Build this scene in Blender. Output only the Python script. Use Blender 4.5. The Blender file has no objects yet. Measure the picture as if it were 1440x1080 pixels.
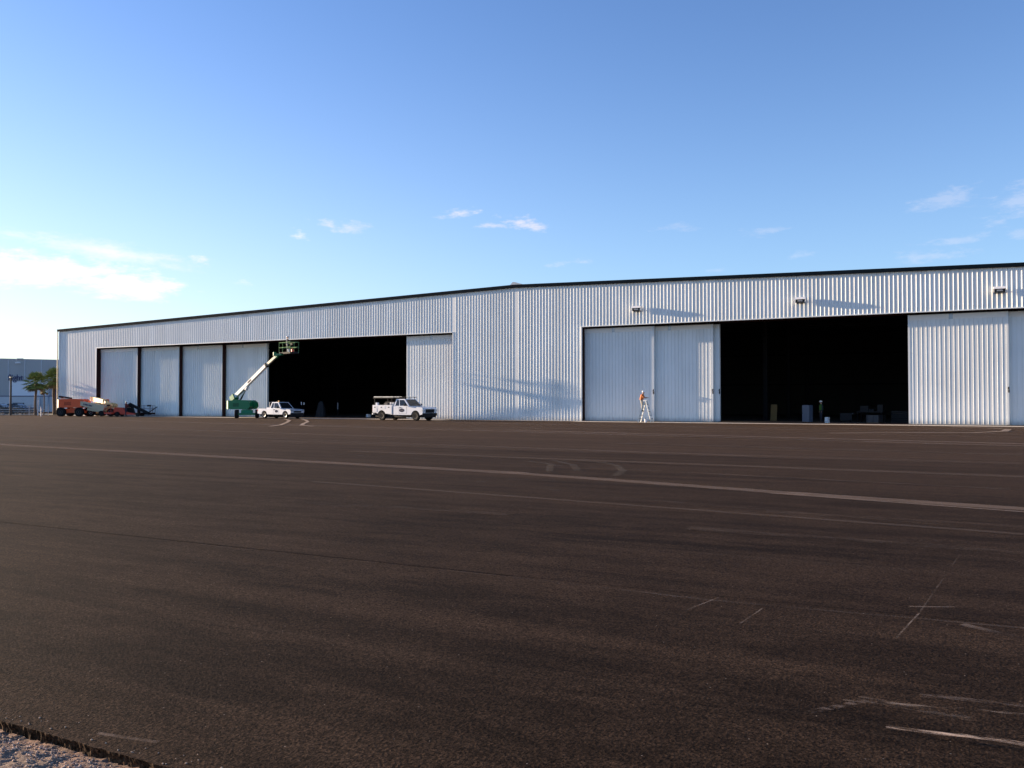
import bpy, bmesh, math, random
from mathutils import Vector, Matrix, noise
random.seed(7)
D=bpy.data; S=bpy.context.scene; COL=S.collection
R=math.radians
# ------------------------------------------------------------------ materials
def newmat(name):
    m=D.materials.new(name); m.use_nodes=True
    nt=m.node_tree; b=nt.nodes['Principled BSDF']
    return m,nt,b
def N(nt,t,**k):
    n=nt.nodes.new(t)
    for a,v in k.items():
        if a.startswith('i_'):
            key=a[2:]; key=int(key) if key.isdigit() else key
            n.inputs[key].default_value=v
        else: setattr(n,a,v)
    return n
def math_(nt,op,a,b=None,c=None,clamp=False):
    n=nt.nodes.new('ShaderNodeMath'); n.operation=op; n.use_clamp=clamp
    for i,v in enumerate((a,b,c)):
        if v is None: continue
        if isinstance(v,(int,float)): n.inputs[i].default_value=v
        else: nt.links.new(v,n.inputs[i])
    return n.outputs[0]
def mixc(nt,fac,a,b,mode='MIX'):
    n=nt.nodes.new('ShaderNodeMix'); n.data_type='RGBA'; n.blend_type=mode
    for s,v in ((n.inputs[0],fac),(n.inputs[6],a),(n.inputs[7],b)):
        if isinstance(v,(int,float)): s.default_value=v
        elif isinstance(v,(tuple,list)): s.default_value=(*v[:3],1)
        else: nt.links.new(v,s)
    return n.outputs[2]
def smooth(nt,v,a,b):
    n=nt.nodes.new('ShaderNodeMapRange'); n.interpolation_type='SMOOTHSTEP'
    nt.links.new(v,n.inputs[0]); n.inputs[1].default_value=a; n.inputs[2].default_value=b
    return n.outputs[0]
def mat(name,c,rough=.6,metal=0,var=.18,scale=6,bump=0,coat=0,stretch=(1,1,1),spec=.5):
    m,nt,b=newmat(name); b.inputs['Specular IOR Level'].default_value=spec
    tc=N(nt,'ShaderNodeTexCoord'); mp=N(nt,'ShaderNodeMapping'); mp.inputs['Scale'].default_value=stretch
    nt.links.new(tc.outputs['Object'],mp.inputs[0])
    n1=N(nt,'ShaderNodeTexNoise',i_Scale=scale,i_Detail=5,i_Roughness=.65); nt.links.new(mp.outputs[0],n1.inputs[0])
    d=tuple(x*(1-var) for x in c); l=tuple(min(1,x*(1+var)) for x in c)
    nt.links.new(mixc(nt,n1.outputs[0],d,l),b.inputs['Base Color'])
    rr=math_(nt,'MULTIPLY_ADD',n1.outputs[0],.25,rough-.12,clamp=True); nt.links.new(rr,b.inputs['Roughness'])
    b.inputs['Metallic'].default_value=metal
    if coat: b.inputs['Coat Weight'].default_value=coat
    if bump:
        bp=N(nt,'ShaderNodeBump',i_Strength=bump,i_Distance=.02); nt.links.new(n1.outputs[0],bp.inputs['Height']); nt.links.new(bp.outputs[0],b.inputs['Normal'])
    return m
def sheet_metal(name,c,rough,metal,pitch,var,grime=.12):
    """coated sheet steel: every sheet a slightly different tint, vertical dirt runs"""
    m,nt,b=newmat(name)
    tc=N(nt,'ShaderNodeTexCoord'); sp=N(nt,'ShaderNodeSeparateXYZ'); nt.links.new(tc.outputs['Object'],sp.inputs[0])
    fl=math_(nt,'FLOOR',math_(nt,'DIVIDE',sp.outputs[0],pitch))
    wn=N(nt,'ShaderNodeTexWhiteNoise',noise_dimensions='1D'); nt.links.new(fl,wn.inputs['W'])
    mp=N(nt,'ShaderNodeMapping'); mp.inputs['Scale'].default_value=(4,4,.25); nt.links.new(tc.outputs['Object'],mp.inputs[0])
    n1=N(nt,'ShaderNodeTexNoise',i_Scale=1.2,i_Detail=6,i_Roughness=.6); nt.links.new(mp.outputs[0],n1.inputs[0])
    n2=N(nt,'ShaderNodeTexNoise',i_Scale=.35,i_Detail=3); nt.links.new(tc.outputs['Object'],n2.inputs[0])
    v=math_(nt,'MULTIPLY_ADD',math_(nt,'SUBTRACT',wn.outputs[0],.5),var,1)
    v=math_(nt,'MULTIPLY',v,math_(nt,'MULTIPLY_ADD',math_(nt,'SUBTRACT',n1.outputs[0],.5),grime*2,1))
    v=math_(nt,'MULTIPLY',v,math_(nt,'MULTIPLY_ADD',math_(nt,'SUBTRACT',n2.outputs[0],.5),.2,1))
    hs=N(nt,'ShaderNodeHueSaturation'); hs.inputs['Color'].default_value=(*c,1); nt.links.new(v,hs.inputs['Value'])
    hh=math_(nt,'MULTIPLY_ADD',math_(nt,'SUBTRACT',wn.outputs[0],.5),.03,.5); nt.links.new(hh,hs.inputs['Hue'])
    # splash dirt at the foot of the wall
    ft=smooth(nt,math_(nt,'ADD',sp.outputs[2],math_(nt,'MULTIPLY',n1.outputs[0],-.5)),.25,-.35)
    nt.links.new(mixc(nt,math_(nt,'MULTIPLY',ft,.6),hs.outputs[0],(.2,.16,.12)),b.inputs['Base Color'])
    nt.links.new(math_(nt,'MULTIPLY_ADD',n1.outputs[0],.3,rough-.15),b.inputs['Roughness'])
    b.inputs['Metallic'].default_value=metal
    bp=N(nt,'ShaderNodeBump',i_Strength=.12,i_Distance=.02); nt.links.new(n2.outputs[0],bp.inputs['Height']); nt.links.new(bp.outputs[0],b.inputs['Normal'])
    return m
M={}
M['siding']=sheet_metal('ribbed_steel_siding',(.81,.84,.82),.5,.03,.915,.10)
M['doorskin']=sheet_metal('door_sheet_steel',(.80,.83,.81),.5,.03,.915,.08,.10)
M['doorband']=mat('door_top_band',(.88,.86,.80),.6,0,.06,2)
M['trim']=mat('dark_roof_trim',(.004,.010,.016),.9,0,.2,3,spec=.08)
M['galv']=mat('galvanised_steel',(.42,.44,.46),.4,.7,.15,5)
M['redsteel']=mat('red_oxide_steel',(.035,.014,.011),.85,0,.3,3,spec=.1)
M['black']=mat('black_steel',(.01,.01,.012),.7,0,.3,5,spec=.2)
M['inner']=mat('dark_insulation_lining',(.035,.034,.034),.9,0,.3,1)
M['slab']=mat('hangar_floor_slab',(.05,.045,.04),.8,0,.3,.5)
M['conc']=mat('new_concrete',(.58,.50,.40),.85,0,.25,1.5,.2)
M['white']=mat('white_vehicle_paint',(.68,.71,.77),.3,0,.05,2,0,.5)
M['whitebox']=mat('white_service_body_paint',(.66,.68,.72),.38,0,.08,2)
M['glass']=mat('dark_window_glass',(.012,.016,.018),.12,0,.2,1)
M['rubber']=mat('tyre_rubber',(.014,.014,.015),.9,0,.3,12,spec=.15)
M['rim']=mat('steel_rim',(.45,.45,.46),.4,.5,.25,9)
M['darkrim']=mat('dark_rim',(.06,.06,.065),.6,0,.25,9,spec=.3)
M['plastic']=mat('dark_grey_plastic',(.02,.02,.022),.75,0,.2,6,spec=.15)
M['chrome']=mat('bright_bumper',(.4,.4,.42),.22,.9,.1,5)
M['amber']=mat('amber_lens',(.8,.35,.05),.3,0,.1,5)
M['redlens']=mat('red_lens',(.4,.02,.02),.3,0,.1,5)
M['clear']=mat('headlight_lens',(.55,.6,.65),.12,.3,.1,5)
M['logo']=mat('navy_oval_decal',(.03,.037,.075),.8,0,.1,5,spec=.1)
M['green']=mat('green_machine_paint',(.010,.19,.07),.4,0,.2,3)
M['greenpale']=mat('pale_green_counterweight',(.20,.42,.16),.5,0,.15,3)
M['boomwhite']=mat('white_boom_paint',(.76,.77,.76),.4,0,.08,3)
M['boomgrey']=mat('greased_boom_steel',(.45,.44,.36),.45,.2,.15,3)
M['orange']=mat('faded_orange_red_paint',(.88,.12,.03),.5,0,.18,2.5)
M['cream']=mat('cream_boom_paint',(.55,.47,.32),.5,0,.15,2.5)
M['yellow']=mat('yellow_machine_paint',(.85,.62,.28),.5,0,.2,2.5)
M['redpaint']=mat('red_machine_paint',(.66,.07,.035),.5,0,.2,3)
M['alu']=mat('aluminium_ladder',(.55,.57,.56),.35,.6,.1,8)
M['skin']=mat('skin',(.40,.23,.16),.6,0,.08,20)
M['hiviso']=mat('orange_vest_cloth',(.52,.16,.04),.8,0,.12,15)
M['hivisg']=mat('lime_vest_cloth',(.045,.12,.015),.8,0,.12,15)
M['khaki']=mat('pale_khaki_cloth',(.50,.45,.36),.9,0,.15,15)
M['navycloth']=mat('dark_blue_cloth',(.025,.03,.05),.9,0,.2,15)
M['greycloth']=mat('grey_cloth',(.12,.12,.14),.9,0,.2,15)
M['maroon']=mat('dark_red_cloth',(.14,.03,.03),.9,0,.2,15)
M['helmet']=mat('white_hard_hat',(.85,.85,.83),.3,0,.04,10)
M['boots']=mat('dark_boots',(.02,.016,.012),.7,0,.2,20)
M['trunk']=mat('palm_bark',(.16,.11,.075),.9,0,.35,12,.6,stretch=(1,1,3))
M['frond']=mat('palm_frond',(.17,.22,.06),.65,0,.5,2.5)
M['fronddead']=mat('dry_palm_frond',(.22,.17,.09),.8,0,.3,5)
M['wood']=mat('weathered_post_wood',(.10,.08,.065),.85,0,.3,6,stretch=(1,1,.2))
M['fencewhite']=mat('white_fence_rail',(.6,.6,.6),.5,.1,.1,5)
M['farwall']=mat('far_grey_wall',(.46,.46,.45),.8,0,.12,.15)
M['farwhite']=mat('far_white_panel',(.86,.89,.93),.6,0,.06,.3)
M['farband']=mat('far_pale_wall_band',(.62,.64,.66),.7,0,.1,.3)
M['navy']=mat('navy_lettering',(.02,.03,.12),.5,0,.1,5)
M['hedge']=mat('dark_hedge',(.035,.04,.03),.8,0,.4,4)
M['plywood']=mat('plywood',(.24,.15,.055),.7,0,.15,6)
M['cabinet']=mat('blue_grey_cabinet_paint',(.07,.095,.14),.5,0,.1,4)
M['paper']=mat('white_paper',(.8,.8,.8),.8,0,.05,8)
M['cardboard']=mat('grey_box_board',(.32,.31,.32),.8,0,.15,8)
M['tarp']=mat('dark_grey_tarp',(.014,.014,.016),.8,0,.3,5)
M['crate']=mat('grey_blue_crate',(.045,.047,.055),.7,0,.2,5)
M['lamphouse']=mat('bronze_lamp_housing',(.02,.025,.03),.4,.3,.2,10)
M['lampshield']=mat('white_lamp_top',(.85,.84,.82),.4,0,.05,10)
M['blueplane']=mat('blue_car_paint',(.12,.28,.5),.3,0,.1,3)
# ------------------------------------------------------------------ mesh building
class MB:
    def __init__(s): s.bm=bmesh.new()
    def poly(s,pts):
        return s.bm.faces.new([s.bm.verts.new(p) for p in pts])
    def box(s,a,b,mx=None):
        v=[Vector((x,y,z)) for z in (a[2],b[2]) for y in (a[1],b[1]) for x in (a[0],b[0])]
        if mx: v=[mx@p for p in v]
        return s.hexa(v)
    def hexa(s,v):  # order: z0:(x0y0,x1y0,x0y1,x1y1), z1:...
        V=[s.bm.verts.new(p) for p in v]
        for f in ((0,2,3,1),(4,5,7,6),(0,1,5,4),(1,3,7,5),(3,2,6,7),(2,0,4,6)): s.bm.faces.new([V[i] for i in f])
        return V
    def prism(s,prof,axis,a,b,mx=None):
        """extrude the 2D profile along axis 'x','y','z' from a to b"""
        def P(p,t):
            q={'x':(t,p[0],p[1]),'y':(p[0],t,p[1]),'z':(p[0],p[1],t)}[axis]
            q=Vector(q); return mx@q if mx else q
        A=[s.bm.verts.new(P(p,a)) for p in prof]; B=[s.bm.verts.new(P(p,b)) for p in prof]
        n=len(prof)
        s.bm.faces.new(A[::-1]); s.bm.faces.new(B)
        for i in range(n): s.bm.faces.new((A[i],A[(i+1)%n],B[(i+1)%n],B[i]))
    def cyl(s,p0,p1,r0,r1=None,n=10,caps=True):
        p0=Vector(p0); p1=Vector(p1); r1=r0 if r1 is None else r1
        d=(p1-p0).normalized(); q=d.to_track_quat('Z','Y')
        A=[];B=[]
        for i in range(n):
            o=q@Vector((math.cos(2*math.pi*i/n),math.sin(2*math.pi*i/n),0))
            A.append(s.bm.verts.new(p0+o*r0)); B.append(s.bm.verts.new(p1+o*r1))
        for i in range(n): s.bm.faces.new((A[i],A[(i+1)%n],B[(i+1)%n],B[i]))
        if caps: s.bm.faces.new(A[::-1]); s.bm.faces.new(B)
    def tube(s,pts,r,n=6):
        for a,b in zip(pts,pts[1:]): s.cyl(a,b,r,n=n)
    def beam(s,p0,p1,w,h,w1=None,h1=None,upv=(0,0,1)):
        p0=Vector(p0);p1=Vector(p1); d=(p1-p0).normalized(); u=Vector(upv)
        sd=d.cross(u).normalized(); uu=sd.cross(d).normalized()
        w1=w if w1 is None else w1; h1=h if h1 is None else h1
        v=[p0-sd*w/2-uu*h/2,p0+sd*w/2-uu*h/2,p1-sd*w1/2-uu*h1/2,p1+sd*w1/2-uu*h1/2,
           p0-sd*w/2+uu*h/2,p0+sd*w/2+uu*h/2,p1-sd*w1/2+uu*h1/2,p1+sd*w1/2+uu*h1/2]
        s.hexa(v)
    def lathe(s,prof,c,axis='z',n=20,mx=None):
        c=Vector(c); rings=[]
        for r,t in prof:
            ring=[]
            for i in range(n):
                a=2*math.pi*i/n
                p={'z':Vector((r*math.cos(a),r*math.sin(a),t)),'y':Vector((r*math.cos(a),t,r*math.sin(a))),'x':Vector((t,r*math.cos(a),r*math.sin(a)))}[axis]
                if mx: p=mx@p
                ring.append(s.bm.verts.new(c+p))
            rings.append(ring)
        for A,B in zip(rings,rings[1:]):
            for i in range(n): s.bm.faces.new((A[i],A[(i+1)%n],B[(i+1)%n],B[i]))
        s.bm.faces.new(rings[0][::-1]); s.bm.faces.new(rings[-1])
    def bevel(s,w,seg=2,ang=30):
        es=[e for e in s.bm.edges if len(e.link_faces)==2 and e.calc_face_angle(0)>R(ang)]
        bmesh.ops.bevel(s.bm,geom=es,offset=w,segments=seg,affect='EDGES',clamp_overlap=True)
    def build_each(s,name,m,parent=None,**k):
        """one object per connected piece"""
        seen=set(); out=[]
        for v in list(s.bm.verts):
            if v in seen: continue
            comp=[];st=[v];seen.add(v)
            while st:
                q=st.pop(); comp.append(q)
                for e in q.link_edges:
                    w_=e.other_vert(q)
                    if w_ not in seen: seen.add(w_); st.append(w_)
            mb=MB(); mp_={q:mb.bm.verts.new(q.co) for q in comp}; cs=set(comp)
            for f in {f for q in comp for f in q.link_faces}: mb.bm.faces.new([mp_[q] for q in f.verts])
            out.append(mb.build(name,m,parent,**k))
        s.bm.free(); return out
    def blob(s,mx):
        """a small faceted stone"""
        t=(1+5**.5)/2; n_=1/math.sqrt(1+t*t)
        P=[(-1,t,0),(1,t,0),(-1,-t,0),(1,-t,0),(0,-1,t),(0,1,t),(0,-1,-t),(0,1,-t),(t,0,-1),(t,0,1),(-t,0,-1),(-t,0,1)]
        V=[s.bm.verts.new(mx@(Vector(p)*n_*random.uniform(.8,1.15))) for p in P]
        for f in ((0,11,5),(0,5,1),(0,1,7),(0,7,10),(0,10,11),(1,5,9),(5,11,4),(11,10,2),(10,7,6),(7,1,8),(3,9,4),(3,4,2),(3,2,6),(3,6,8),(3,8,9),(4,9,5),(2,4,11),(6,2,10),(8,6,7),(9,8,1)):
            s.bm.faces.new([V[i] for i in f])
    def build(s,name,m,parent=None,off=None,smooth=False,fixn=True):
        if fixn: bmesh.ops.recalc_face_normals(s.bm,faces=s.bm.faces)
        me=D.meshes.new(name); s.bm.to_mesh(me); s.bm.free()
        if off is None and parent is not None and parent.get('_w'): off=parent.location
        if off is not None: me.transform(Matrix.Translation(-Vector(off)))
        if smooth:
            me.polygons.foreach_set('use_smooth',[True]*len(me.polygons))
            try: me.set_sharp_from_angle(angle=R(35))
            except Exception: pass
        me.materials.append(M[m] if isinstance(m,str) else m)
        o=D.objects.new(name,me); COL.objects.link(o)
        if parent is not None: o.parent=parent
        return o
def tag(o,label=None,cat=None,group=None,kind=None):
    if label: o['label']=label
    if cat: o['category']=cat
    if group: o['group']=group
    if kind: o['kind']=kind
    return o
def thing(name,label,cat,loc=(0,0,0),rz=0,group=None,world=False):
    o=D.objects.new(name,None); COL.objects.link(o); o.location=loc; o.rotation_euler=(0,0,rz); o.empty_display_size=.3
    if world: o['_w']=1
    return tag(o,label,cat,group)
def kids(o): return [c for c in D.objects if c.parent==o]
def copy_tree(o,parent=None):
    c=o.copy(); COL.objects.link(c)
    if parent is not None: c.parent=parent
    for ch in kids(o): copy_tree(ch,c)
    return c
def sub(v,p): return Vector(v)-Vector(p)
# ================================================================== SETTING
# ground to the horizon
g=MB(); g.poly([(-3000,-3000,-.056),(3000,-3000,-.056),(3000,3000,-.056),(-3000,3000,-.056)])
gm,nt,b=newmat('sandy_ground')
tc=N(nt,'ShaderNodeTexCoord')
n1=N(nt,'ShaderNodeTexNoise',i_Scale=30,i_Detail=8,i_Roughness=.8); nt.links.new(tc.outputs['Object'],n1.inputs[0])
n2=N(nt,'ShaderNodeTexNoise',i_Scale=1.7,i_Detail=4); nt.links.new(tc.outputs['Object'],n2.inputs[0])
c1=mixc(nt,smooth(nt,n1.outputs[0],.35,.68),(.11,.06,.042),(.50,.30,.20))
nt.links.new(mixc(nt,smooth(nt,n2.outputs[0],.45,.7),c1,(.24,.17,.12)),b.inputs['Base Color']); b.inputs['Roughness'].default_value=.95
bp=N(nt,'ShaderNodeBump',i_Strength=.9,i_Distance=.02); nt.links.new(n1.outputs[0],bp.inputs['Height']); nt.links.new(bp.outputs[0],b.inputs['Normal'])
tag(g.build('ground',gm),kind='structure')
# asphalt material --------------------------------------------------
am,nt,b=newmat('new_asphalt')
tc=N(nt,'ShaderNodeTexCoord'); OBJ=tc.outputs['Object']
sp=N(nt,'ShaderNodeSeparateXYZ'); nt.links.new(OBJ,sp.inputs[0]); X,Y=sp.outputs[0],sp.outputs[1]
def stretched(sx,sy,scale,detail=5,rough=.6,rot=-3):
    mp=N(nt,'ShaderNodeMapping'); mp.inputs['Scale'].default_value=(sx,sy,1); mp.inputs['Rotation'].default_value=(0,0,R(-rot))
    nt.links.new(OBJ,mp.inputs[0])
    n=N(nt,'ShaderNodeTexNoise',i_Scale=scale,i_Detail=detail,i_Roughness=rough); nt.links.new(mp.outputs[0],n.inputs[0])
    return n.outputs[0]
lane=stretched(.025,.30,1,3,.5)
streak=stretched(.045,1.1,1,7,.66)
streak2=stretched(.10,3.2,1,4,.6)
blotch=stretched(.12,.16,1,5,.6,20)
fine=stretched(1,1,62,2,.6)
mid=stretched(1,1,22,4,.7)
tiny=stretched(1,1,150,1,.5)
base=mixc(nt,smooth(nt,lane,.25,.75),(.0190,.0112,.0064),(.0295,.0174,.0100))
base=mixc(nt,smooth(nt,streak,.42,.66),base,(.047,.0280,.0162))
base=mixc(nt,math_(nt,'MULTIPLY',smooth(nt,streak2,.54,.78),.35),base,(.070,.046,.029))
base=mixc(nt,math_(nt,'MULTIPLY',smooth(nt,blotch,.55,.8),.22),base,(.0110,.0072,.0048))
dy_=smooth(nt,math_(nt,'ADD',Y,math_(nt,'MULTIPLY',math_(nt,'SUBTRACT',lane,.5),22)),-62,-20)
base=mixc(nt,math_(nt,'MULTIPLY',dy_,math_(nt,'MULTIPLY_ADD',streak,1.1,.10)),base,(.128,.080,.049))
mott=stretched(.55,1.5,1,8,.72,8)
base=mixc(nt,math_(nt,'MULTIPLY',smooth(nt,mott,.42,.66),.65),base,(.056,.034,.020))
base=mixc(nt,math_(nt,'MULTIPLY',smooth(nt,mott,.48,.28),.5),base,(.0105,.0068,.0045))
vg=N(nt,'ShaderNodeTexVoronoi',i_Scale=64); nt.links.new(OBJ,vg.inputs['Vector'])
sg_=N(nt,'ShaderNodeSeparateColor'); nt.links.new(vg.outputs['Color'],sg_.inputs[0])
gr=math_(nt,'MULTIPLY_ADD',smooth(nt,fine,.36,.64),.75,.62)
gr=math_(nt,'MULTIPLY',gr,math_(nt,'MULTIPLY_ADD',sg_.outputs[0],1.15,.42))
gr=math_(nt,'MULTIPLY',gr,math_(nt,'MULTIPLY_ADD',smooth(nt,mid,.3,.7),.35,.82))
hs=N(nt,'ShaderNodeHueSaturation'); nt.links.new(base,hs.inputs['Color']); nt.links.new(gr,hs.inputs['Value'])
col=hs.outputs[0]
# bright stones
vo=N(nt,'ShaderNodeTexVoronoi',i_Scale=34); nt.links.new(OBJ,vo.inputs['Vector'])
wn=N(nt,'ShaderNodeTexWhiteNoise',noise_dimensions='3D'); nt.links.new(vo.outputs['Position'],wn.inputs['Vector'])
spk=math_(nt,'MULTIPLY',math_(nt,'GREATER_THAN',wn.outputs[0],.985),math_(nt,'LESS_THAN',vo.outputs['Distance'],.16))
col=mixc(nt,math_(nt,'MULTIPLY',spk,.7),col,(.32,.26,.2))
MARKS=[]
def line(p0,p1,w,strength,colr=(.17,.13,.10),edge=.35,broken=0,wob=.03):
    """a dusty seam, scratch or tyre mark lying on the pavement between two ground points"""
    if colr[0]>.05: colr=tuple(c*1.45 for c in colr); strength=min(1,strength*1.12)
    MARKS.append((p0,p1,w,strength,colr,edge,broken,wob))
def arc(c,r,a0,a1,w,strength,colr=(.15,.12,.09)):
    pts=[(c[0]+r*math.cos(R(a0+(a1-a0)*i/4)),c[1]+r*math.sin(R(a0+(a1-a0)*i/4))) for i in range(5)]
    for p,q in zip(pts,pts[1:]): line(p,q,w,strength,colr,.8,0,.02)
def poly(P,*k):
    for p,q in zip(P,P[1:]): line(p,q,*k)
# long seams
DU=(.19,.137,.10)
poly([(-60,-36),(-40,-41.2),(2.1,-48.9)],.8,.62,DU,.5)
line((2.1,-48.9),(26.6,-51.6),.62,.7,DU,.45)
line((26.6,-51.6),(33.4,-53.3),.50,.75,DU,.4)
line((33.4,-53.3),(40,-54.6),.50,.8,DU,.4)
poly([(19.7,-51.1),(31.1,-55.5),(36,-56.6)],.08,.35,(.15,.115,.085),.6,1)
line((33.0,-53.45),(48,-57.2),.12,.8,(.24,.18,.135),.5)
poly([(5,-62.36),(28.3,-62.44),(32.2,-62.43)],.05,.75,(.006,.005,.005),.5)
poly([(5,-62.42),(28.3,-62.50),(32.2,-62.48)],.05,.34,(.13,.095,.07),.5,1)
poly([(32.2,-62.48),(34.2,-62.55),(36.5,-62.37),(42,-62.2)],.05,.42,(.13,.10,.078),.6,1)
line((32.2,-62.42),(42,-62.14),.02,.7,(.006,.005,.005),.6)
line((-30,-57.2),(22,-57.9),.06,.5,(.13,.095,.07),.5,1); line((-30,-57.14),(22,-57.84),.03,.6,(.006,.005,.005),.5,1)
line((12,-24.3),(60,-33.6),.40,.85,(.26,.20,.155),.5)
line((-30,-17.5),(60,-35.9),.45,.65,(.22,.17,.13),.6)
line((-60,-12),(20,-25.5),.35,.5,(.19,.145,.11),.6)
line((-75,-22),(14,-36),.6,.5,(.17,.125,.09),.6)
line((-70,-30),(30,-42.5),.4,.4,(.16,.115,.085),.7)
line((0,-10),(60,-22),.9,.45,(.17,.13,.10),.8)
line((-50,-7),(60,-14),1.0,.4,(.17,.13,.10),.8)
poly([(9.6,-19.2),(38.8,-22.05),(60,-24)],.3,.55,(.2,.155,.12),.6)
poly([(-7.3,-43.1),(9,-42.2),(25.8,-43.0),(34,-42.6)],.14,.4,(.17,.13,.1),.6,1)
for yj in (-20.2,-24.9,-29.5,-34.1,-38.8):
    poly([(-70,yj+1.2),(-20,yj+.5),(20,yj),(44,yj-.3)],.07,.34,(.12,.09,.068),.6,1); poly([(-70,yj+1.32),(-20,yj+.62),(20,yj+.1),(44,yj-.2)],.04,.5,(.004,.003,.003),.6,1)
rl_=random.Random(5)
for k in range(34):
    y=-8-49*rl_.random()**.8; x=rl_.uniform(-60,34); L=rl_.uniform(8,45); sl_=rl_.uniform(-.16,-.03)
    line((x,y),(x+L,y+L*sl_),rl_.choice((.12,.2,.3,.6,1.2)),rl_.uniform(.14,.30),rl_.choice(((.15,.11,.08),(.18,.135,.10),(.012,.009,.008))),.85,rl_.choice((0,1)))
for k in range(16):
    y=-58+rl_.uniform(-6,5); x=rl_.uniform(22,35); L=rl_.uniform(1,6)
    line((x,y),(x+L,y+L*rl_.uniform(-.05,.02)),rl_.choice((.02,.04,.12,.3)),rl_.uniform(.15,.32),rl_.choice(((.12,.085,.06),(.15,.11,.08),(.010,.008,.007))),.85,1)
# turning tyre tracks
poly([(26.07,-47.13),(27.21,-47.51),(28.08,-48.54),(28.77,-50.0),(29.12,-51.4)],.2,.26,(.15,.13,.1),.7)
poly([(25.33,-48.17),(26.32,-48.88),(27.26,-51.03)],.2,.26,(.15,.13,.1),.7)
poly([(25.83,-47.59),(26.95,-48.84),(27.79,-50.51)],.2,.26,(.15,.13,.1),.7)
poly([(35.61,-5.64),(37.64,-7.16),(38.66,-9.01),(38.26,-13.47),(36.72,-16.78),(30,-21)],.45,.85,(.36,.28,.21),.7)
poly([(35.61,-4.2),(38.64,-5.4),(40.2,-8.01),(40.0,-14)],.4,.6,(.3,.23,.17),.7)
# snaking dusty tyre prints in front of the small pickup
poly([(-22.46,-5.67),(-19.92,-8.06),(-16.65,-11.41),(-12.38,-16.47),(-7.61,-22.33),(-5.76,-25.38)],.30,.9,(.44,.34,.25),.5)
poly([(-20.98,-4.9),(-17.34,-8.47),(-12.49,-13.77),(-8.87,-18.45),(-5.65,-22.35),(-3.17,-24.03)],.30,.9,(.44,.34,.25),.5)
# scrapes near the right hand corner
poly([(35.76,-65.05),(36.02,-65.02),(36.21,-64.97),(36.45,-64.98)],.045,1,(.55,.40,.28),.8,2)
poly([(35.92,-65.04),(36.25,-64.99),(36.5,-65.02)],.03,1,(.55,.40,.28),.8,2)
poly([(35.51,-64.73),(36.0,-64.60),(36.5,-64.5)],.03,.8,(.34,.26,.19),.8,2)
line((35.37,-65.0),(35.62,-64.68),.05,.6,(.28,.21,.16),.8,2)
line((35.9,-64.44),(36.5,-64.35),.06,.5,(.28,.21,.16),.8,2)
line((35.6,-64.66),(36.1,-64.72),.08,.45,(.26,.2,.15),.8,2)
line((35.68,-63.19),(35.79,-62.36),.014,.6,(.36,.28,.21),.8,1)
line((35.79,-62.36),(36.09,-59.07),.014,.22,(.24,.19,.14),.8,1)
line((34.61,-63.32),(34.66,-62.77),.014,.5,(.30,.24,.18),.8,1)
line((34.12,-63.16),(34.25,-62.54),.014,.5,(.26,.2,.15),.8,1)
line((35.72,-62.14),(36.03,-62.0),.03,.5,(.26,.2,.15),.8,1)
line((36.12,-62.59),(36.31,-62.72),.08,.5,(.22,.17,.13),.8,1)
line((32.24,-66.99),(32.58,-66.93),.03,.6,(.34,.25,.18),.9,1)
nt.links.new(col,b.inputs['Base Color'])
b.inputs['Roughness'].default_value=.9; b.inputs['Specular IOR Level'].default_value=.045
hgt=math_(nt,'ADD',fine,math_(nt,'MULTIPLY',sg_.outputs[1],.5)); hgt=math_(nt,'ADD',hgt,math_(nt,'MULTIPLY',mid,.5))
bp=N(nt,'ShaderNodeBump',i_Strength=.7,i_Distance=.007); nt.links.new(hgt,bp.inputs['Height']); nt.links.new(bp.outputs[0],b.inputs['Normal'])
# the marks: very thin dusty films on the asphalt
km,nt,b=newmat('dusty_marks')
tc=N(nt,'ShaderNodeTexCoord'); uvn=N(nt,'ShaderNodeUVMap',uv_map='UVMap'); su=N(nt,'ShaderNodeSeparateXYZ'); nt.links.new(uvn.outputs[0],su.inputs[0])
ac=N(nt,'ShaderNodeAttribute',attribute_name='tint'); ab=N(nt,'ShaderNodeAttribute',attribute_name='shape'); sb=N(nt,'ShaderNodeSeparateColor'); nt.links.new(ab.outputs['Color'],sb.inputs[0])
def nz_(sc,st=(1,1,1),det=5,ro=.7):
    mp=N(nt,'ShaderNodeMapping'); mp.inputs['Scale'].default_value=st; nt.links.new(tc.outputs['Object'],mp.inputs[0])
    n=N(nt,'ShaderNodeTexNoise',i_Scale=sc,i_Detail=det,i_Roughness=ro); nt.links.new(mp.outputs[0],n.inputs[0]); return n.outputs[0]
n_brk=nz_(1.3,(.5,1.6,1)); n_scr=nz_(2.2,(1.1,11,1),7,.8); n_gr=nz_(60,(1,1,1),3,.8); n_j=nz_(1.5,(1,1,1),5,.6)
dd_=math_(nt,'ADD',math_(nt,'ABSOLUTE',math_(nt,'ADD',su.outputs[1],math_(nt,'MULTIPLY',math_(nt,'SUBTRACT',n_j,.5),.9))),math_(nt,'MULTIPLY',math_(nt,'SUBTRACT',n_gr,.5),.7))
n=N(nt,'ShaderNodeMapRange',interpolation_type='SMOOTHSTEP'); nt.links.new(dd_,n.inputs[0]); n.inputs[3].default_value=0; n.inputs[4].default_value=1
nt.links.new(math_(nt,'ADD',1.0,math_(nt,'MULTIPLY',sb.outputs[1],.35)),n.inputs[1]); nt.links.new(math_(nt,'SUBTRACT',1.0,math_(nt,'MULTIPLY',sb.outputs[1],.5)),n.inputs[2])
mk=n.outputs[0]
bk1=smooth(nt,n_brk,.36,.66); bk2=smooth(nt,n_scr,.44,.66)
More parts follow.
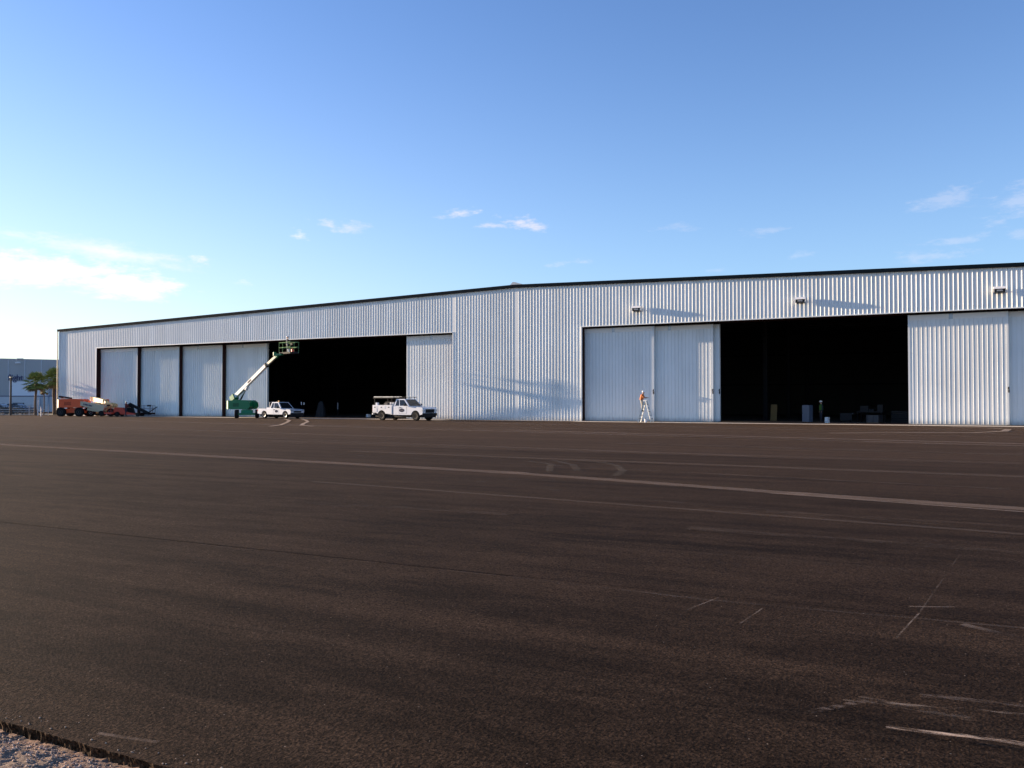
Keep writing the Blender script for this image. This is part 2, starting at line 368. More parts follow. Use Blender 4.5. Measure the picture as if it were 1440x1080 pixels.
br_=math_(nt,'MULTIPLY_ADD',math_(nt,'LESS_THAN',sb.outputs[2],.25),1,0)
isb2=math_(nt,'GREATER_THAN',sb.outputs[2],.75)
soft_=math_(nt,'MULTIPLY_ADD',n_brk,.9,.35,clamp=True)
k_=math_(nt,'ADD',math_(nt,'MULTIPLY',br_,soft_),math_(nt,'MULTIPLY',math_(nt,'SUBTRACT',1,br_),math_(nt,'ADD',math_(nt,'MULTIPLY',isb2,bk2),math_(nt,'MULTIPLY',math_(nt,'SUBTRACT',1,isb2),bk1))))
gg_=smooth(nt,n_gr,.25,.6)
al_=math_(nt,'MULTIPLY',math_(nt,'MULTIPLY',mk,k_),math_(nt,'MULTIPLY',sb.outputs[0],math_(nt,'MULTIPLY_ADD',gg_,.55,.45)),clamp=True)
al_=math_(nt,'MULTIPLY',al_,.80,clamp=True); nt.links.new(al_,b.inputs['Alpha']); nt.links.new(ac.outputs['Color'],b.inputs['Base Color']); b.inputs['Roughness'].default_value=.95; b.inputs['Specular IOR Level'].default_value=.02
mbm=bmesh.new(); uvl=mbm.loops.layers.uv.new('UVMap'); ct_=mbm.loops.layers.float_color.new('tint'); cs_=mbm.loops.layers.float_color.new('shape')
for i,(p0,p1,w_,st_,cc,ed,brk_,wob) in enumerate(MARKS):
    (xa,ya),(xb,yb)=p0,p1; L=math.hypot(xb-xa,yb-ya); ux,uy=(xb-xa)/L,(yb-ya)/L; z=.0015+.0002*i; e=min(w_*.4,.3)
    H=w_*.95; vs=[]; k=max(1,int(L/4))
    for q in range(k+1):
        t_=-e+(L+2*e)*q/k
        vs.append([(mbm.verts.new((xa+ux*t_-uy*o*H,ya+uy*t_+ux*o*H,z)),t_,o*1.0/.53/1.0) for o in (-1,1)])
    for q in range(k):
        A,B=vs[q],vs[q+1]; f=mbm.faces.new((A[0][0],B[0][0],B[1][0],A[1][0]))
        for lp,src in zip(f.loops,(A[0],B[0],B[1],A[1])):
            lp[uvl].uv=(src[1],src[2]); lp[ct_]=(*cc,1); lp[cs_]=(st_,ed,brk_/2,1)
for f in mbm.faces:
    if f.normal.z<0: f.normal_flip()
me=D.meshes.new('pavement_dust'); mbm.to_mesh(me); mbm.free(); me.materials.append(km)
o=D.objects.new('pavement_dust',me); COL.objects.link(o); tag(o,kind='structure')
# asphalt sheet with a crumbled broken edge along its near side
a=MB(); bm=a.bm
def edgeY(x): return -67.06+.012*noise.noise(Vector((x*9,1,0)))+.006*noise.noise(Vector((x*38,3,0)))+.03*noise.noise(Vector((x*1.1,7,0)))
xs=[28.5+i*.012 for i in range(int(7/.012))]
top=[bm.verts.new((x,edgeY(x),0)) for x in xs]
back=[bm.verts.new((x,-66.5,0)) for x in xs]
for i in range(len(xs)-1): bm.faces.new((top[i],top[i+1],back[i+1],back[i]))
prev=top
for k,(dz,dy) in enumerate(((-.014,.004),(-.034,.008),(-.062,.0))):
    row=[bm.verts.new((x+random.uniform(-.005,.005),edgeY(x)+dy+random.uniform(-.007,.007),dz+random.uniform(-.006,.006))) for x in xs]
    for i in range(len(xs)-1): bm.faces.new((prev[i],row[i],row[i+1],prev[i+1]))
    prev=row
x0,x1=xs[0],xs[-1]
a.poly([(x0,-66.5,0),(x1,-66.5,0),(x1,40,0),(x0,40,0)])
a.poly([(-220,-67.06,0),(x0,-67.06,0),(x0,40,0),(-220,40,0)])
a.poly([(x1,-67.06,0),(160,-67.06,0),(160,40,0),(x1,40,0)])
a.box((-220,-67.08,-.06),(x0,-67.055,-.002)); a.box((x1,-67.08,-.06),(160,-67.055,-.002))
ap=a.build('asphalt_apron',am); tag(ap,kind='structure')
# concrete strip at the foot of the hangar doors
c=MB()
for x0,x1 in ((-57.8,-6.8),(6.7,57.8)): c.poly([(x0-.2,-2.4,.006),(x1+.2,-2.4,.006),(x1+.2,-.345,.006),(x0-.2,-.345,.006)])
c.box((-64.9,-.34,0),(64.9,-.045,.010))
tag(c.build('concrete_strip','conc'),kind='structure')
# coarse crushed gravel beside the asphalt edge: bumpy bed plus loose stones
gb=MB(); nx,ny=330,150; G=[]
for j in range(ny+1):
    row=[]
    for i in range(nx+1):
        x=29.5+5.0*i/nx; y=-69.3+2.26*j/ny
        z=-.050+.009*noise.noise(Vector((x*5,y*5,0)))+.007*noise.noise(Vector((x*17,y*17,2)))+.008*noise.noise(Vector((x*55,y*55,4)))+.006*noise.noise(Vector((x*110,y*110,6)))
        if y<-67.35: z+=.03*max(0,noise.noise(Vector((x*2.2,y*2.2,9))))
        z=min(z,-.012) if y>-67.2 else z
        row.append(gb.bm.verts.new((x,y,z)))
    G.append(row)
for j in range(ny):
    for i in range(nx): gb.bm.faces.new((G[j][i],G[j][i+1],G[j+1][i+1],G[j+1][i]))
tag(gb.build('dirt_verge',gm,smooth=True),kind='structure')
st=MB()
for k in range(4200):
    x=random.uniform(30.2,33.4); y=-67.09-abs(random.gauss(0,.45)) if k%4 else -67.09-random.random()*.12
    r=random.choice((.002,.003,.003,.004,.005,.007))*random.uniform(.7,1.2)
    z=-.050+.009*noise.noise(Vector((x*5,y*5,0)))+.007*noise.noise(Vector((x*17,y*17,2)))
    mx=Matrix.Translation((x,y,z+r*.4))@Matrix.Rotation(random.random()*6,4,'Z')@Matrix.Rotation(random.random(),4,'X')@Matrix.Diagonal((r*1.3,r,r*.75,1))
    st.blob(mx)
for k in range(70):
    x=random.uniform(30.2,33.4); y=-67.05+abs(random.gauss(0,.07)); r=random.choice((.0025,.0035,.005))
    st.blob(Matrix.Translation((x,y,r*.4))@Matrix.Rotation(random.random()*6,4,'Z')@Matrix.Diagonal((r*1.3,r,r*.8,1)))
for k in range(26):
    x=random.uniform(30.6,32.1); y=-67.28-random.random()*.5; r=random.uniform(.014,.03)
    mx=Matrix.Translation((x,y,-.045+r*.3))@Matrix.Rotation(random.random()*6,4,'Z')@Matrix.Diagonal((r*1.4,r,r*.7,1))
    st.blob(mx)
smt=mat('pale_limestone_chips',(.50,.35,.25),.9,0,.7,6)
tag(st.build('gravel',smt),label='loose pale limestone chips beside the asphalt edge',cat='gravel',kind='stuff')
# grass verge beyond the apron on the left
gv=MB(); gv.poly([(-66.2,.6,.004),(-66.2,14,.004),(-150,-20,.004),(-150,-42,.004),(-90,-14.6,.004)])
tag(gv.build('grass_verge',mat('dull_grass',(.05,.055,.025),.95,0,.4,1.2,.5)),kind='structure')
# ================================================================== MAIN HANGAR
HW,HE,SL=65.0,12.39,.0243
def roofz(x): return HE-SL*abs(x)
hg=thing('hangar','long white ribbed steel hangar with low gable roof and two wide sliding door openings','hangar',(0,0,0))
RP,RH,FK,RT=.305,.020,.018,.020
def ribbed(mb,x0,x1,zb,zt,y0=0,skip=None,rp=RP,rh=RH,fk=FK,rt=RT):
    pr=[(x0,0)]
    k=math.ceil((x0+.05)/rp)
    while k*rp+2*fk+rt+.02<x1-.01:
        x=k*rp
        if not (skip and abs(x-skip)<rp*.6):
            pr+= [(x,0),(x+fk,rh),(x+fk+rt,rh),(x+2*fk+rt,0),(x+2*fk+rt+.002,-.016),(x+2*fk+rt+.017,-.016),(x+2*fk+rt+.019,0)]
        k+=1
    pr.append((x1,0))
    lo=[];hi=[]
    for x,h in pr:
        lo.append(mb.bm.verts.new((x,y0-h,zb))); hi.append(mb.bm.verts.new((x,y0-h,zt(x) if callable(zt) else zt)))
    for i in range(len(pr)-1): mb.bm.faces.new((lo[i],lo[i+1],hi[i+1],hi[i]))
w=MB(); zt=lambda x: roofz(x)-.02
HZ=8.3
segs=[(-64.95,-57.8,.03),(-57.8,-6.75,HZ),(-6.75,0,.03),(0,6.6,.03),(6.6,57.8,HZ),(57.8,64.95,.03)]
for x0,x1,zb in segs: ribbed(w,x0,x1,zb,zt,0)
w.build('wall','siding',hg,fixn=False)
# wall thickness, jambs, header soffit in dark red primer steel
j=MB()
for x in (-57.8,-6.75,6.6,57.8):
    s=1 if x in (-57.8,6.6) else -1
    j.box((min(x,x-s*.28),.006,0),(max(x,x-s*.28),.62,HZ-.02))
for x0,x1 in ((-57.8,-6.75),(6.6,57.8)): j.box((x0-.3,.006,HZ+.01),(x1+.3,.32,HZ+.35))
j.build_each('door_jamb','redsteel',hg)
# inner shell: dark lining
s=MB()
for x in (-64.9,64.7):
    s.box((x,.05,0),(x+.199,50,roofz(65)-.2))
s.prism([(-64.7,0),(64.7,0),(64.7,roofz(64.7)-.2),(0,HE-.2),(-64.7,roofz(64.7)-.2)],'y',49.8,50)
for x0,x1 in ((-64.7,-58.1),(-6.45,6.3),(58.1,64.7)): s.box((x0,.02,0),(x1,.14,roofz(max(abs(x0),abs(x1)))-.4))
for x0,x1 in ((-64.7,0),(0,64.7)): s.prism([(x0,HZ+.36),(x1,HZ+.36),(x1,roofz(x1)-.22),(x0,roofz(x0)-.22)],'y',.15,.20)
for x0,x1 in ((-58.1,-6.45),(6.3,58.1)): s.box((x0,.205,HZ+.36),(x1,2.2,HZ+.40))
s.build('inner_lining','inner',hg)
# gable roof
r=MB()
r.prism([(-65.05,roofz(65)-.25),(0,HE-.25),(65.05,roofz(65)-.25),(65.05,roofz(65)-.02),(0,HE-.02),(-65.05,roofz(65)-.02)],'y',.06,50.1)
r.build('roof','galv',hg)
t=MB()
t.prism([(-65.15,roofz(65)-.24),(0,HE-.24),(0,HE+.03),(-65.15,roofz(65)+.03)],'y',-.2,.04)
t.prism([(0,HE-.24),(65.15,roofz(65)-.24),(65.15,roofz(65)+.03),(0,HE+.03)],'y',-.2,.04)
t.build('roof_trim','trim',hg)
ct=MB()
for s_ in (-1,1): ct.box((s_*64.85-.12,-.06,.02),(s_*64.85+.12,.3,roofz(65)-.3))
ct.build_each('corner_trim','siding',hg)
ho=MB()
for x in (-6.72,): ho.box((x,-.03,.02),(x+.08,.0,HZ+.03))
ho.box((6.45,-.05,.02),(6.58,.0,HZ+.03)); ho.box((-57.92,-.05,.02),(-57.8,.0,HZ+.03))
for x0,x1 in ((-57.8,-6.75),(6.6,57.8)): ho.box((x0,-.045,HZ-.03),(x1,.004,HZ+.04))
ho.build_each('opening_trim','siding',hg)
gt=MB(); gt.cyl((-65.12,-.12,roofz(65)-.25),(-65.12,-.12,.2),.06,n=8); gt.build('downpipe','cream',hg)
sk=MB()
for x0,x1 in ((-64.9,-57.9),(-6.6,6.4),(58,64.9)): sk.box((x0,-.042,.0),(x1,-.006,.035))
sk.build_each('base_trim','galv',hg)
rv=MB(); rv.prism([(-.55,HE),(-.38,HE+.17),(-.22,HE+.30),(.02,HE+.26),(.75,HE+.03),(.5,HE-.02)],'y',-.1,4)
rv.build('ridge_vent','galv',hg)
# steel frames and crossbeams dimly seen inside
fr=MB()
for y in (12,24,36):
    for x in (-60,-40,-20,0,20,40,60):
        fr.box((x-.2,y-.15,0),(x+.2,y+.15,10.4))
    fr.box((-64.5,y-.1,9.6),(64.5,y+.1,10.2))
for z in (4,8): fr.box((-64.6,49.5,z-.1),(64.6,49.7,z+.1))
fr.build_each('steel_frame','black',hg)
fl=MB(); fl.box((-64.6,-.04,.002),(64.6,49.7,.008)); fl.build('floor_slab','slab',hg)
# sliding door leaves -------------------------------------------------
def door(x0,x1,y,label,dark=0,latch=True):
    rh_=.034 if x0<-20 else .013
    """one sliding leaf from x0 to x1; dark = width of the added dark strip on its right, in place of the shaded gap"""
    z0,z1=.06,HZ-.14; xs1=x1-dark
    mb=MB(); ribbed(mb,x0+.14,xs1-.14,z0+.02,z1-.40,y,rp=.305,rh=rh_,fk=.010,rt=.014)
    d=mb.build('hangar_door','doorskin',hg,fixn=False); d['label']=label
    f=MB(); f.box((x0,y-.015,z0),(x0+.14,y+.26,z1)); f.box((xs1-.14,y-.015,z0),(xs1,y+.26,z1)); f.build_each('door_stile','doorskin',d)
    f=MB(); f.box((x0+.14,y-.012,z0-.02),(xs1-.14,y+.05,z0+.02)); f.build('bottom_rail','doorskin',d)
    if dark: f=MB(); f.box((xs1+.002,y+.05,z0),(x1,y+.26,z1)); f.build('gap_shade_strip','redsteel',d)  # added dark strip, stands in for the shaded gap before the next leaf
    L=xs1-x0
    bb=MB(); bb.box((x0+.14,y-.035,z1-.40),(x0+L*.42,y+.05,z1-.02)); bb.box((x0+L*.46,y-.035,z1-.40),(xs1-.14,y+.05,z1-.02)); bb.build_each('top_band','doorband',d)
    bb=MB(); bb.box((x0+L*.42+.002,y-.02,z1-.40),(x0+L*.46-.002,y+.05,z1-.02)); bb.build('band_joint','galv',d)
    tb=MB(); tb.box((x0+L*.45,y-.03,z1-.018),(xs1-.02,y+.03,z1+.07)); tb.box((x0+.3,y-.03,z1-.018),(x0+.7,y+.03,z1+.09)); tb.build_each('roller_housing','black',d)
    bk=MB(); bk.box((x0+.142,y+.052,z0),(xs1-.142,y+.25,z1-.42)); bk.build('door_core','black',d)
    if latch:
        l=MB(); l.box((xs1-.06,y-.08,2.36),(xs1+.03,y-.016,2.58)); l.cyl((xs1-.03,y-.12,2.62),(xs1-.03,y-.03,2.74),.05,n=8); l.build('latch_box','plastic',d)
    return d
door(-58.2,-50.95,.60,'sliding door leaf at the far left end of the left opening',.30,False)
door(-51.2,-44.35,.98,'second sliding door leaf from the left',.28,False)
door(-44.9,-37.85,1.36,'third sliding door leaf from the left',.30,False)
door(-38.2,-31.75,1.74,'sliding door leaf behind the green boom lift',0,False)
door(-12.42,-5.8,.60,'sunlit sliding door leaf at the right end of the left opening',0,False)
door(6.4,12.95,.60,'sliding door leaf behind the stepladder')
door(11.3,17.92,.98,'sliding door leaf just left of the right dark opening')
door(11.78,18.38,1.36,'narrowly showing door leaf at the edge of the right dark opening')
door(32.64,39.14,.60,'sliding door leaf just right of the right dark opening')
door(39.05,45.6,.98,'sliding door leaf cut by the right edge of the photo',0,False)
door(45.7,52.2,.60,'sliding door leaf beyond the right edge',0,False)
tr=MB()
for x0,x1 in ((-57.7,-6.8),(6.7,57.7)):
    for y in (.70,1.08,1.46,1.84): tr.box((x0,y-.03,HZ-.03),(x1,y+.05,HZ+.4))
    for y in (.70,1.08,1.46,1.84): tr.box((x0,y-.03,.014),(x1,y+.03,.03))
tr.build_each('door_track','redsteel',hg)
# ---------------------------------------------------------------- wall floodlights
def floodlight(x,label):
    t=thing('wall_floodlight',label,'wall light',(x,0,9.55),group='floodlights on the hangar wall over the right opening')
    m=MB(); m.box((-.12,-.05,-.1),(.12,-.032,.14)); m.beam((0,-.05,.02),(0,-.16,.02),.06,.06); m.build('bracket','lamphouse',t)
    h=MB(); h.hexa([Vector(p) for p in ((-.34,-.46,-.12),(.34,-.46,-.12),(-.30,-.15,-.20),(.30,-.15,-.20),(-.34,-.50,.20),(.34,-.50,.20),(-.34,-.17,.20),(.34,-.17,.20))])
    h.bevel(.02,1); h.build('housing','lamphouse',t)
    s_=MB(); s_.hexa([Vector(p) for p in ((-.40,-.58,.10),(.40,-.58,.10),(-.40,-.14,.202),(.40,-.14,.202),(-.38,-.48,.27),(.38,-.48,.27),(-.40,-.14,.27),(.40,-.14,.27))]); s_.box((-.37,-.48,-.12),(-.343,-.15,.198)); s_.box((.343,-.48,-.12),(.37,-.15,.198)); s_.build('top_shield','lampshield',t)
    l=MB(); l.hexa([Vector(p) for p in ((-.20,-.495,-.06),(.20,-.495,-.06),(-.20,-.46,-.06),(.20,-.46,-.06),(-.16,-.515,.05),(.16,-.515,.05),(-.16,-.49,.05),(.16,-.49,.05))]); l.build('lens','clear',t)
floodlight(11.75,'wall floodlight above the doors behind the stepladder, nearest the gable ridge')
floodlight(25.1,'wall floodlight above the middle of the right dark opening')
floodlight(38.6,'wall floodlight nearest the right edge, above a closed door leaf')
# ================================================================== VEHICLES
def wheel(parent,x,y,r,w,side,rimmat='rim',hub=.55):
    m=MB(); h=w/2
    prof=[(r*hub,-h*.9),(r*.80,-h),(r*.93,-h*.92),(r,-h*.6),(r,h*.6),(r*.93,h*.92),(r*.80,h),(r*hub,h*.9)]
    m.lathe(prof,(0,0,0),'y',24)
    o=m.build('wheel','rubber',parent,smooth=True); o.location=(x,y,r)
    q=MB(); f=side
    q.lathe([(r*hub*1.02,f*h*.5),(r*hub*1.02,f*h*.98),(r*hub*.85,f*h*.92),(r*hub*.78,f*h*.45),(r*.30,f*h*.45),(r*.24,f*h*.85),(r*.05,f*h*.88)],(0,0,0),'y',20)
    q.build('rim',rimmat,o,smooth=True)
    for k in range(6):
        pass
    return o
def arcpts(cx,cz,r,a0,a1,n=9): return [(cx+r*math.cos(R(a0+(a1-a0)*i/n)),cz+r*math.sin(R(a0+(a1-a0)*i/n))) for i in range(n+1)]
def pane(mb,q,uv,off=.006,th=.01):
    """a window lying on the quad q (4 corners bl,br,tr,tl) at uv corner list"""
    a,b_,c_,d_=[Vector(p) for p in q]; n=(b_-a).cross(d_-a).normalized()
    P=[]
    for u,v in uv:
        p=a*(1-u)*(1-v)+b_*u*(1-v)+c_*u*v+d_*(1-u)*v; P.append(p)
    mb.bm.faces.new([mb.bm.verts.new(p+n*off) for p in P])
    F=[mb.bm.verts.new(p+n*off) for p in P]; B=[mb.bm.verts.new(p-n*th) for p in P]; k=len(P)
    for i in range(k): mb.bm.faces.new((F[i],B[i],B[(i+1)%k],F[(i+1)%k]))
def cab(parent,x0,x1,xt0,xt1,zb,zt,wb,wt,paint,split):
    """greenhouse x0 (rear) .. x1 (front)"""
    m=MB()
    v=[Vector(p) for p in ((x0,-wb,zb),(x1,-wb,zb),(x0,wb,zb),(x1,wb,zb),(xt0,-wt,zt),(xt1,-wt,zt),(xt0,wt,zt),(xt1,wt,zt))]
    m.hexa(v); m.bevel(.05,3); m.build('cab',paint,parent,smooth=True)
    for sgn in (-1,1):
        q=[(x0,sgn*wb,zb),(x1,sgn*wb,zb),(xt1,sgn*wt,zt),(xt0,sgn*wt,zt)]
        if sgn>0: q=[q[1],q[0],q[3],q[2]]
        f=lambda u: u if sgn<0 else 1-u
        for nm,(a,b_) in (('rear_side_window',(.07,split-.02)),('front_side_window',(split+.03,.93))):
            g_=MB(); ins=.0 if nm[0]=='r' else .0
            uv=[(f(a),.08),(f(b_),.08),(f(b_-.01),.88),(f(a+.03),.88)] if nm[0]=='r' else [(f(a),.08),(f(b_),.08),(f(b_-.04),.88),(f(a+.0),.88)]
            if sgn>0: uv=uv[::-1]
            pane(g_,q,uv); g_.build('side_window','glass',parent,fixn=False)
    g_=MB(); pane(g_,[(x1,-wb,zb),(x1,wb,zb),(xt1,wt,zt),(xt1,-wt,zt)],[(.06,.06),(.94,.06),(.92,.92),(.08,.92)]); g_.build('windshield','glass',parent,fixn=False)
    g_=MB(); pane(g_,[(x0,wb,zb),(x0,-wb,zb),(xt0,-wt,zt),(xt0,wt,zt)],[(.1,.12),(.9,.12),(.88,.85),(.12,.85)]); g_.build('rear_window','glass',parent,fixn=False)
def oval(parent,x,z,y,rx,rz):
    for sgn in (-1,1):
        m=MB(); pts=[(x+rx*math.cos(2*math.pi*i/24),z+rz*math.sin(2*math.pi*i/24)) for i in range(24)]
        m.prism(pts,'y',sgn*(y+.0005),sgn*(y+.004)); d=m.build('door_emblem','logo',parent)
        n_=MB(); a_,b_=sorted((sgn*(y+.005),sgn*(y+.007))); n_.box((x-rx*.60,a_,z-rz*.10),(x+rx*.60,b_,z+rz*.14))
        n_.build('emblem_mark','crate',d)
def truck(name,label,loc,rz,wbh,front,rear,W,sill,belt,hoodf,r,cabx,zt,emb,util):
    t=thing(name,label,'truck',loc,rz); ax=wbh/2; ar=r*1.22; hw=W/2
    cx0,cx1,ct0,ct1,sp_=cabx
    # front body (cab lower, hood, fenders)
    x0=cx0-.02
    prof=[(x0,sill)]+[(p[0],max(p[1],sill)) for p in arcpts(ax,r,ar,180-8,8)][::1]
    prof+=[(front-.05,sill+.06),(front,sill+.30),(front-.01,hoodf-.12),(front-.12,hoodf),(cx1+.1,belt-.01),(cx1-.2,belt),(x0,belt)]
    m=MB(); m.prism(prof,'y',-hw,hw); m.bevel(.035,2,40); m.build('body','white' ,t,smooth=True)
    # bed
    if not util:
        prof=[(rear,sill+.08)]+[(p[0],max(p[1],sill)) for p in arcpts(-ax,r,ar,172,8)]+[(cx0-.05,sill),(cx0-.05,belt-.02),(rear,belt-.02)]
        m=MB()
        m.prism(prof,'y',-hw+.01,-hw+.13); m.prism(prof,'y',hw-.13,hw-.01); m.bevel(.02,1,40); 
        m.box((rear+.05,-hw+.14,r+.28),(cx0-.06,hw-.14,r+.34)); m.box((cx0-.13,-hw+.13,r+.3),(cx0-.06,hw-.13,belt-.04))
        m.build('bed','white',t,smooth=True)
        tg=MB(); tg.box((rear-.03,-hw+.14,sill+.16),(rear+.04,hw-.14,belt-.03)); tg.bevel(.01,1); tg.build('tailgate','white',t)
        tb=MB(); tb.box((cx0-.50,-hw+.10,belt-.12),(cx0-.1,hw-.10,belt+.10)); tb.bevel(.02,1); tb.build('tool_box','white',t)
    else:
        zb=belt+.10
        prof=[(rear,sill+.18),(rear+.45,sill+.18)]+[(p[0],max(p[1],sill+.1)) for p in arcpts(-ax,r,ar,168,10)]+[(cx0-.14,sill+.02),(cx0-.14,zb),(rear,zb)]
        m=MB(); m.prism(prof,'y',-hw-.02,-hw+.40); m.prism(prof,'y',hw-.40,hw+.02); m.bevel(.015,1,40)
        m.box((rear+.05,-hw+.42,.86),(cx0-.2,hw-.42,.92)); m.box((rear-.02,-hw+.4,sill+.3),(rear+.03,hw-.4,zb-.05)); m.box((cx0-.2,-hw+.4,.9),(cx0-.15,hw-.4,zb))
        m.build('service_body','whitebox',t)
        dm=MB(); ln=MB()
        for sg in (-1,1):
            y=sg*(hw+.02)
            L0,L1=rear+.05,cx0-.19
            cuts=[(L0,-ax-ar-.02,sill+.25,zb-.08),(-ax-ar+.02,-ax+ar-.04,r+ar+.12,zb-.08),(-ax+ar,L1,sill+.1,zb-.08)]
            for k,(a_,b_,c_,d_) in enumerate(cuts):
                dm2=MB(); dm2.box((a_+.02,min(y,y+sg*.018),c_),(b_-.02,max(y,y+sg*.018),d_)); dm2.bevel(.006,1); dd=dm2.build('compartment_door','whitebox',t)
                h_=MB(); xm=(a_+b_)/2; h_.box((xm-.07,min(y+sg*.019,y+sg*.03),d_-.16),(xm+.07,max(y+sg*.019,y+sg*.03),d_-.08)); h_.build('latch','plastic',dd)
        ra=MB()
        for sg in (-1,1):
            for x in (rear+.15,cx0-.3): ra.beam((x,sg*(hw-.1),zb),(x,sg*(hw-.1),zb+.62),.05,.05,upv=(1,0,0))
            ra.beam((rear-.05,sg*(hw-.1),zb+.64),(cx0-.15,sg*(hw-.1),zb+.64),.05,.06)
        for x in (rear+.15,(rear+cx0)/2,cx0-.3): ra.beam((x,-hw+.1,zb+.64),(x,hw-.1,zb+.64),.05,.05)
        ra.build('ladder_rack','plastic',t)
        rc=MB()
        for sg in (-1,1): rc.beam((cx0+.45,sg*.72,zt+.17),(cx1-.6,sg*.72,zt+.17),.05,.05)
        for x in (cx0+.5,cx0+.85,cx1-.65):
            rc.beam((x,-.76,zt+.17),(x,.76,zt+.17),.04,.04); 
        for x in (cx0+.5,cx1-.75):
            for sg in (-1,1): rc.beam((x,sg*.7,zt-.02),(x,sg*.7,zt+.17),.04,.04,upv=(1,0,0))
        rc.build('roof_rack','plastic',t)
    cab(t,cx0,cx1,ct0,ct1,belt-.02,zt,hw-.05,hw-.22,'white',sp_)
    # door seams and handle
    for sg in (-1,1):
        y=sg*hw; dx=cx0+(cx1-cx0)*sp_
        m=MB()
        for xx in (dx-.01,cx1-.28): m.box((xx,min(y+sg*.002,y+sg*.005),sill+.12),(xx+.014,max(y+sg*.002,y+sg*.005),belt-.02))
        m.box((dx+.0,min(y+sg*.002,y+sg*.005),sill+.11),(cx1-.27,max(y+sg*.002,y+sg*.005),sill+.122)); m.build('door_seam','plastic',t)
        h_=MB(); h_.box((dx+.07,min(y+sg*.004,y+sg*.035),belt-.16),(dx+.24,max(y+sg*.004,y+sg*.035),belt-.10)); h_.build('door_handle','plastic',t)
        mm=MB(); mm.beam((cx1-.35,sg*(hw-.05),belt+.05),(cx1-.33,sg*(hw+.12),belt+.10),.04,.04); mm.box((cx1-.40,min(sg*(hw+.06),sg*(hw+.24)),belt+.02),(cx1-.30,max(sg*(hw+.06),sg*(hw+.24)),belt+.22)); mm.build('mirror','plastic',t)
        l=MB(); l.box((front-.12,min(sg*(hw-.36),sg*(hw+.004)),sill+.32),(front+.012,max(sg*(hw-.36),sg*(hw+.004)),sill+.50)); l.bevel(.015,1); l.build('headlight','clear',t)
        l=MB(); l.box((rear-.035,min(sg*(hw-.13),sg*(hw-.0)),sill+.34),(rear+.06,max(sg*(hw-.13),sg*(hw-.0)),belt-.1)); l.build('tail_light','redlens',t)
        l=MB(); l.box((ax-ar-.01,0,0),(ax-ar,0.001,.001)); l.bm.free()
    # dark wheel wells and frame
    u=MB(); u.box((rear+.15,-hw+.22,r*.72),(front-.2,hw-.22,sill+.10))
    for s0 in (-1,1):
        u.cyl((s0*ax,-hw+.2,r),(s0*ax,hw-.2,r),.07)
        u.box((s0*ax-ar*.95,-hw+.28,r*.9),(s0*ax+ar*.95,hw-.28,r+ar*.93))
    u.build('chassis','black',t)
    g_=MB(); g_.box((front-.03,-hw+.40,sill+.20),(front+.02,hw-.40,hoodf-.16)); g_.bevel(.01,1); gg=g_.build('grille','plastic',t)
    g_=MB()
    for k in range(3): z=sill+.27+k*.1; g_.box((front+.021,-hw+.44,z),(front+.03,hw-.44,z+.018))
    g_.build('grille_bar','plastic' if util else 'chrome',gg)
    m=MB(); m.prism([(front-.05,-hw+.0),(front+.07,-hw+.05),(front+.13,-hw+.35),(front+.13,hw-.35),(front+.07,hw-.05),(front-.05,hw-.0)],'z',sill-.08,sill+.16); m.bevel(.02,1); m.build('front_bumper','plastic',t)
    m=MB(); m.prism([(front-.06,-hw+.05),(front+.08,-hw+.3),(front+.08,hw-.3),(front-.06,hw-.05)],'z',sill-.22,sill-.082); m.build('air_dam','plastic',t)
    m=MB(); m.box((rear-.16,-hw+.08,sill+.0),(rear-.02,hw-.08,sill+.14)); m.bevel(.02,1); m.build('rear_bumper','plastic' if not util else 'whitebox',t)
    oval(t,*emb)
    for s0 in (-1,1):
        for sg in (-1,1): wheel(t,s0*ax,sg*(hw-.13),r,.25,sg,'rim' if not util else 'darkrim')
    return t
# heading: local +x is the front
pk=truck('pickup_truck','small white extended cab pickup with amber roof beacon parked beside the green boom lift',(-25.55,-2.75,0),R(-7),3.2,2.42,-2.62,1.76,.42,1.02,.93,.36,(-.80,.95,-.62,.32,.36),1.66,(.30,.74,.885,.24,.13),False)
m=MB(); m.lathe([(.09,0),(.09,.03),(.075,.05),(.07,.14),(.03,.17)],(-.35,0,1.665),'z',14); m.build('beacon','amber',pk,smooth=True)
m=MB(); m.tube([(-.95,-.7,1.0),(-.95,-.7,1.66),(-.95,-.2,1.70)],.025); m.tube([(-.95,.7,1.0),(-.95,.7,1.66),(-.95,.2,1.70)],.025); m.build('cab_guard','galv',pk)
ut=truck('utility_truck','white service truck with ladder rack and side tool compartments parked by the sunlit door leaf',(-8.85,-4.75,0),R(-6),4.0,2.85,-3.1,2.0,.52,1.30,1.20,.42,(-.55,1.25,-.40,.55,.36),1.95,(.42,.93,1.005,.31,.16),True)
# cargo riding on the service truck: separate things
def world_of(t,p): 
    mx=Matrix.Translation(t.location)@Matrix.Rotation(t.rotation_euler.z,4,'Z'); return mx@Vector(p)
def ladder_flat(name,label,t,x0,x1,y0,y1,z,grp=None):
    L=thing(name,label,'ladder',world_of(t,((x0+x1)/2,(y0+y1)/2,z)),t.rotation_euler.z,grp)
    xm,ym=(x0+x1)/2,(y0+y1)/2
    for y in (y0,y1):
        m=MB(); m.beam((x0-xm,y-ym,0.05),(x1-xm,y-ym,0.05),.04,.07); m.build('rail','galv',L)
    m=MB(); n=int((x1-x0)/.3)
    for k in range(n): x=x0-xm+.15+k*.3; m.cyl((x,y0-ym,.06),(x,y1-ym,.06),.016,n=6)
    m.build('rungs','alu',L)
ladder_flat('extension_ladder','long aluminium extension ladder lying flat on the service truck rack',ut,-3.2,-.85,-.72,-.3,2.10)
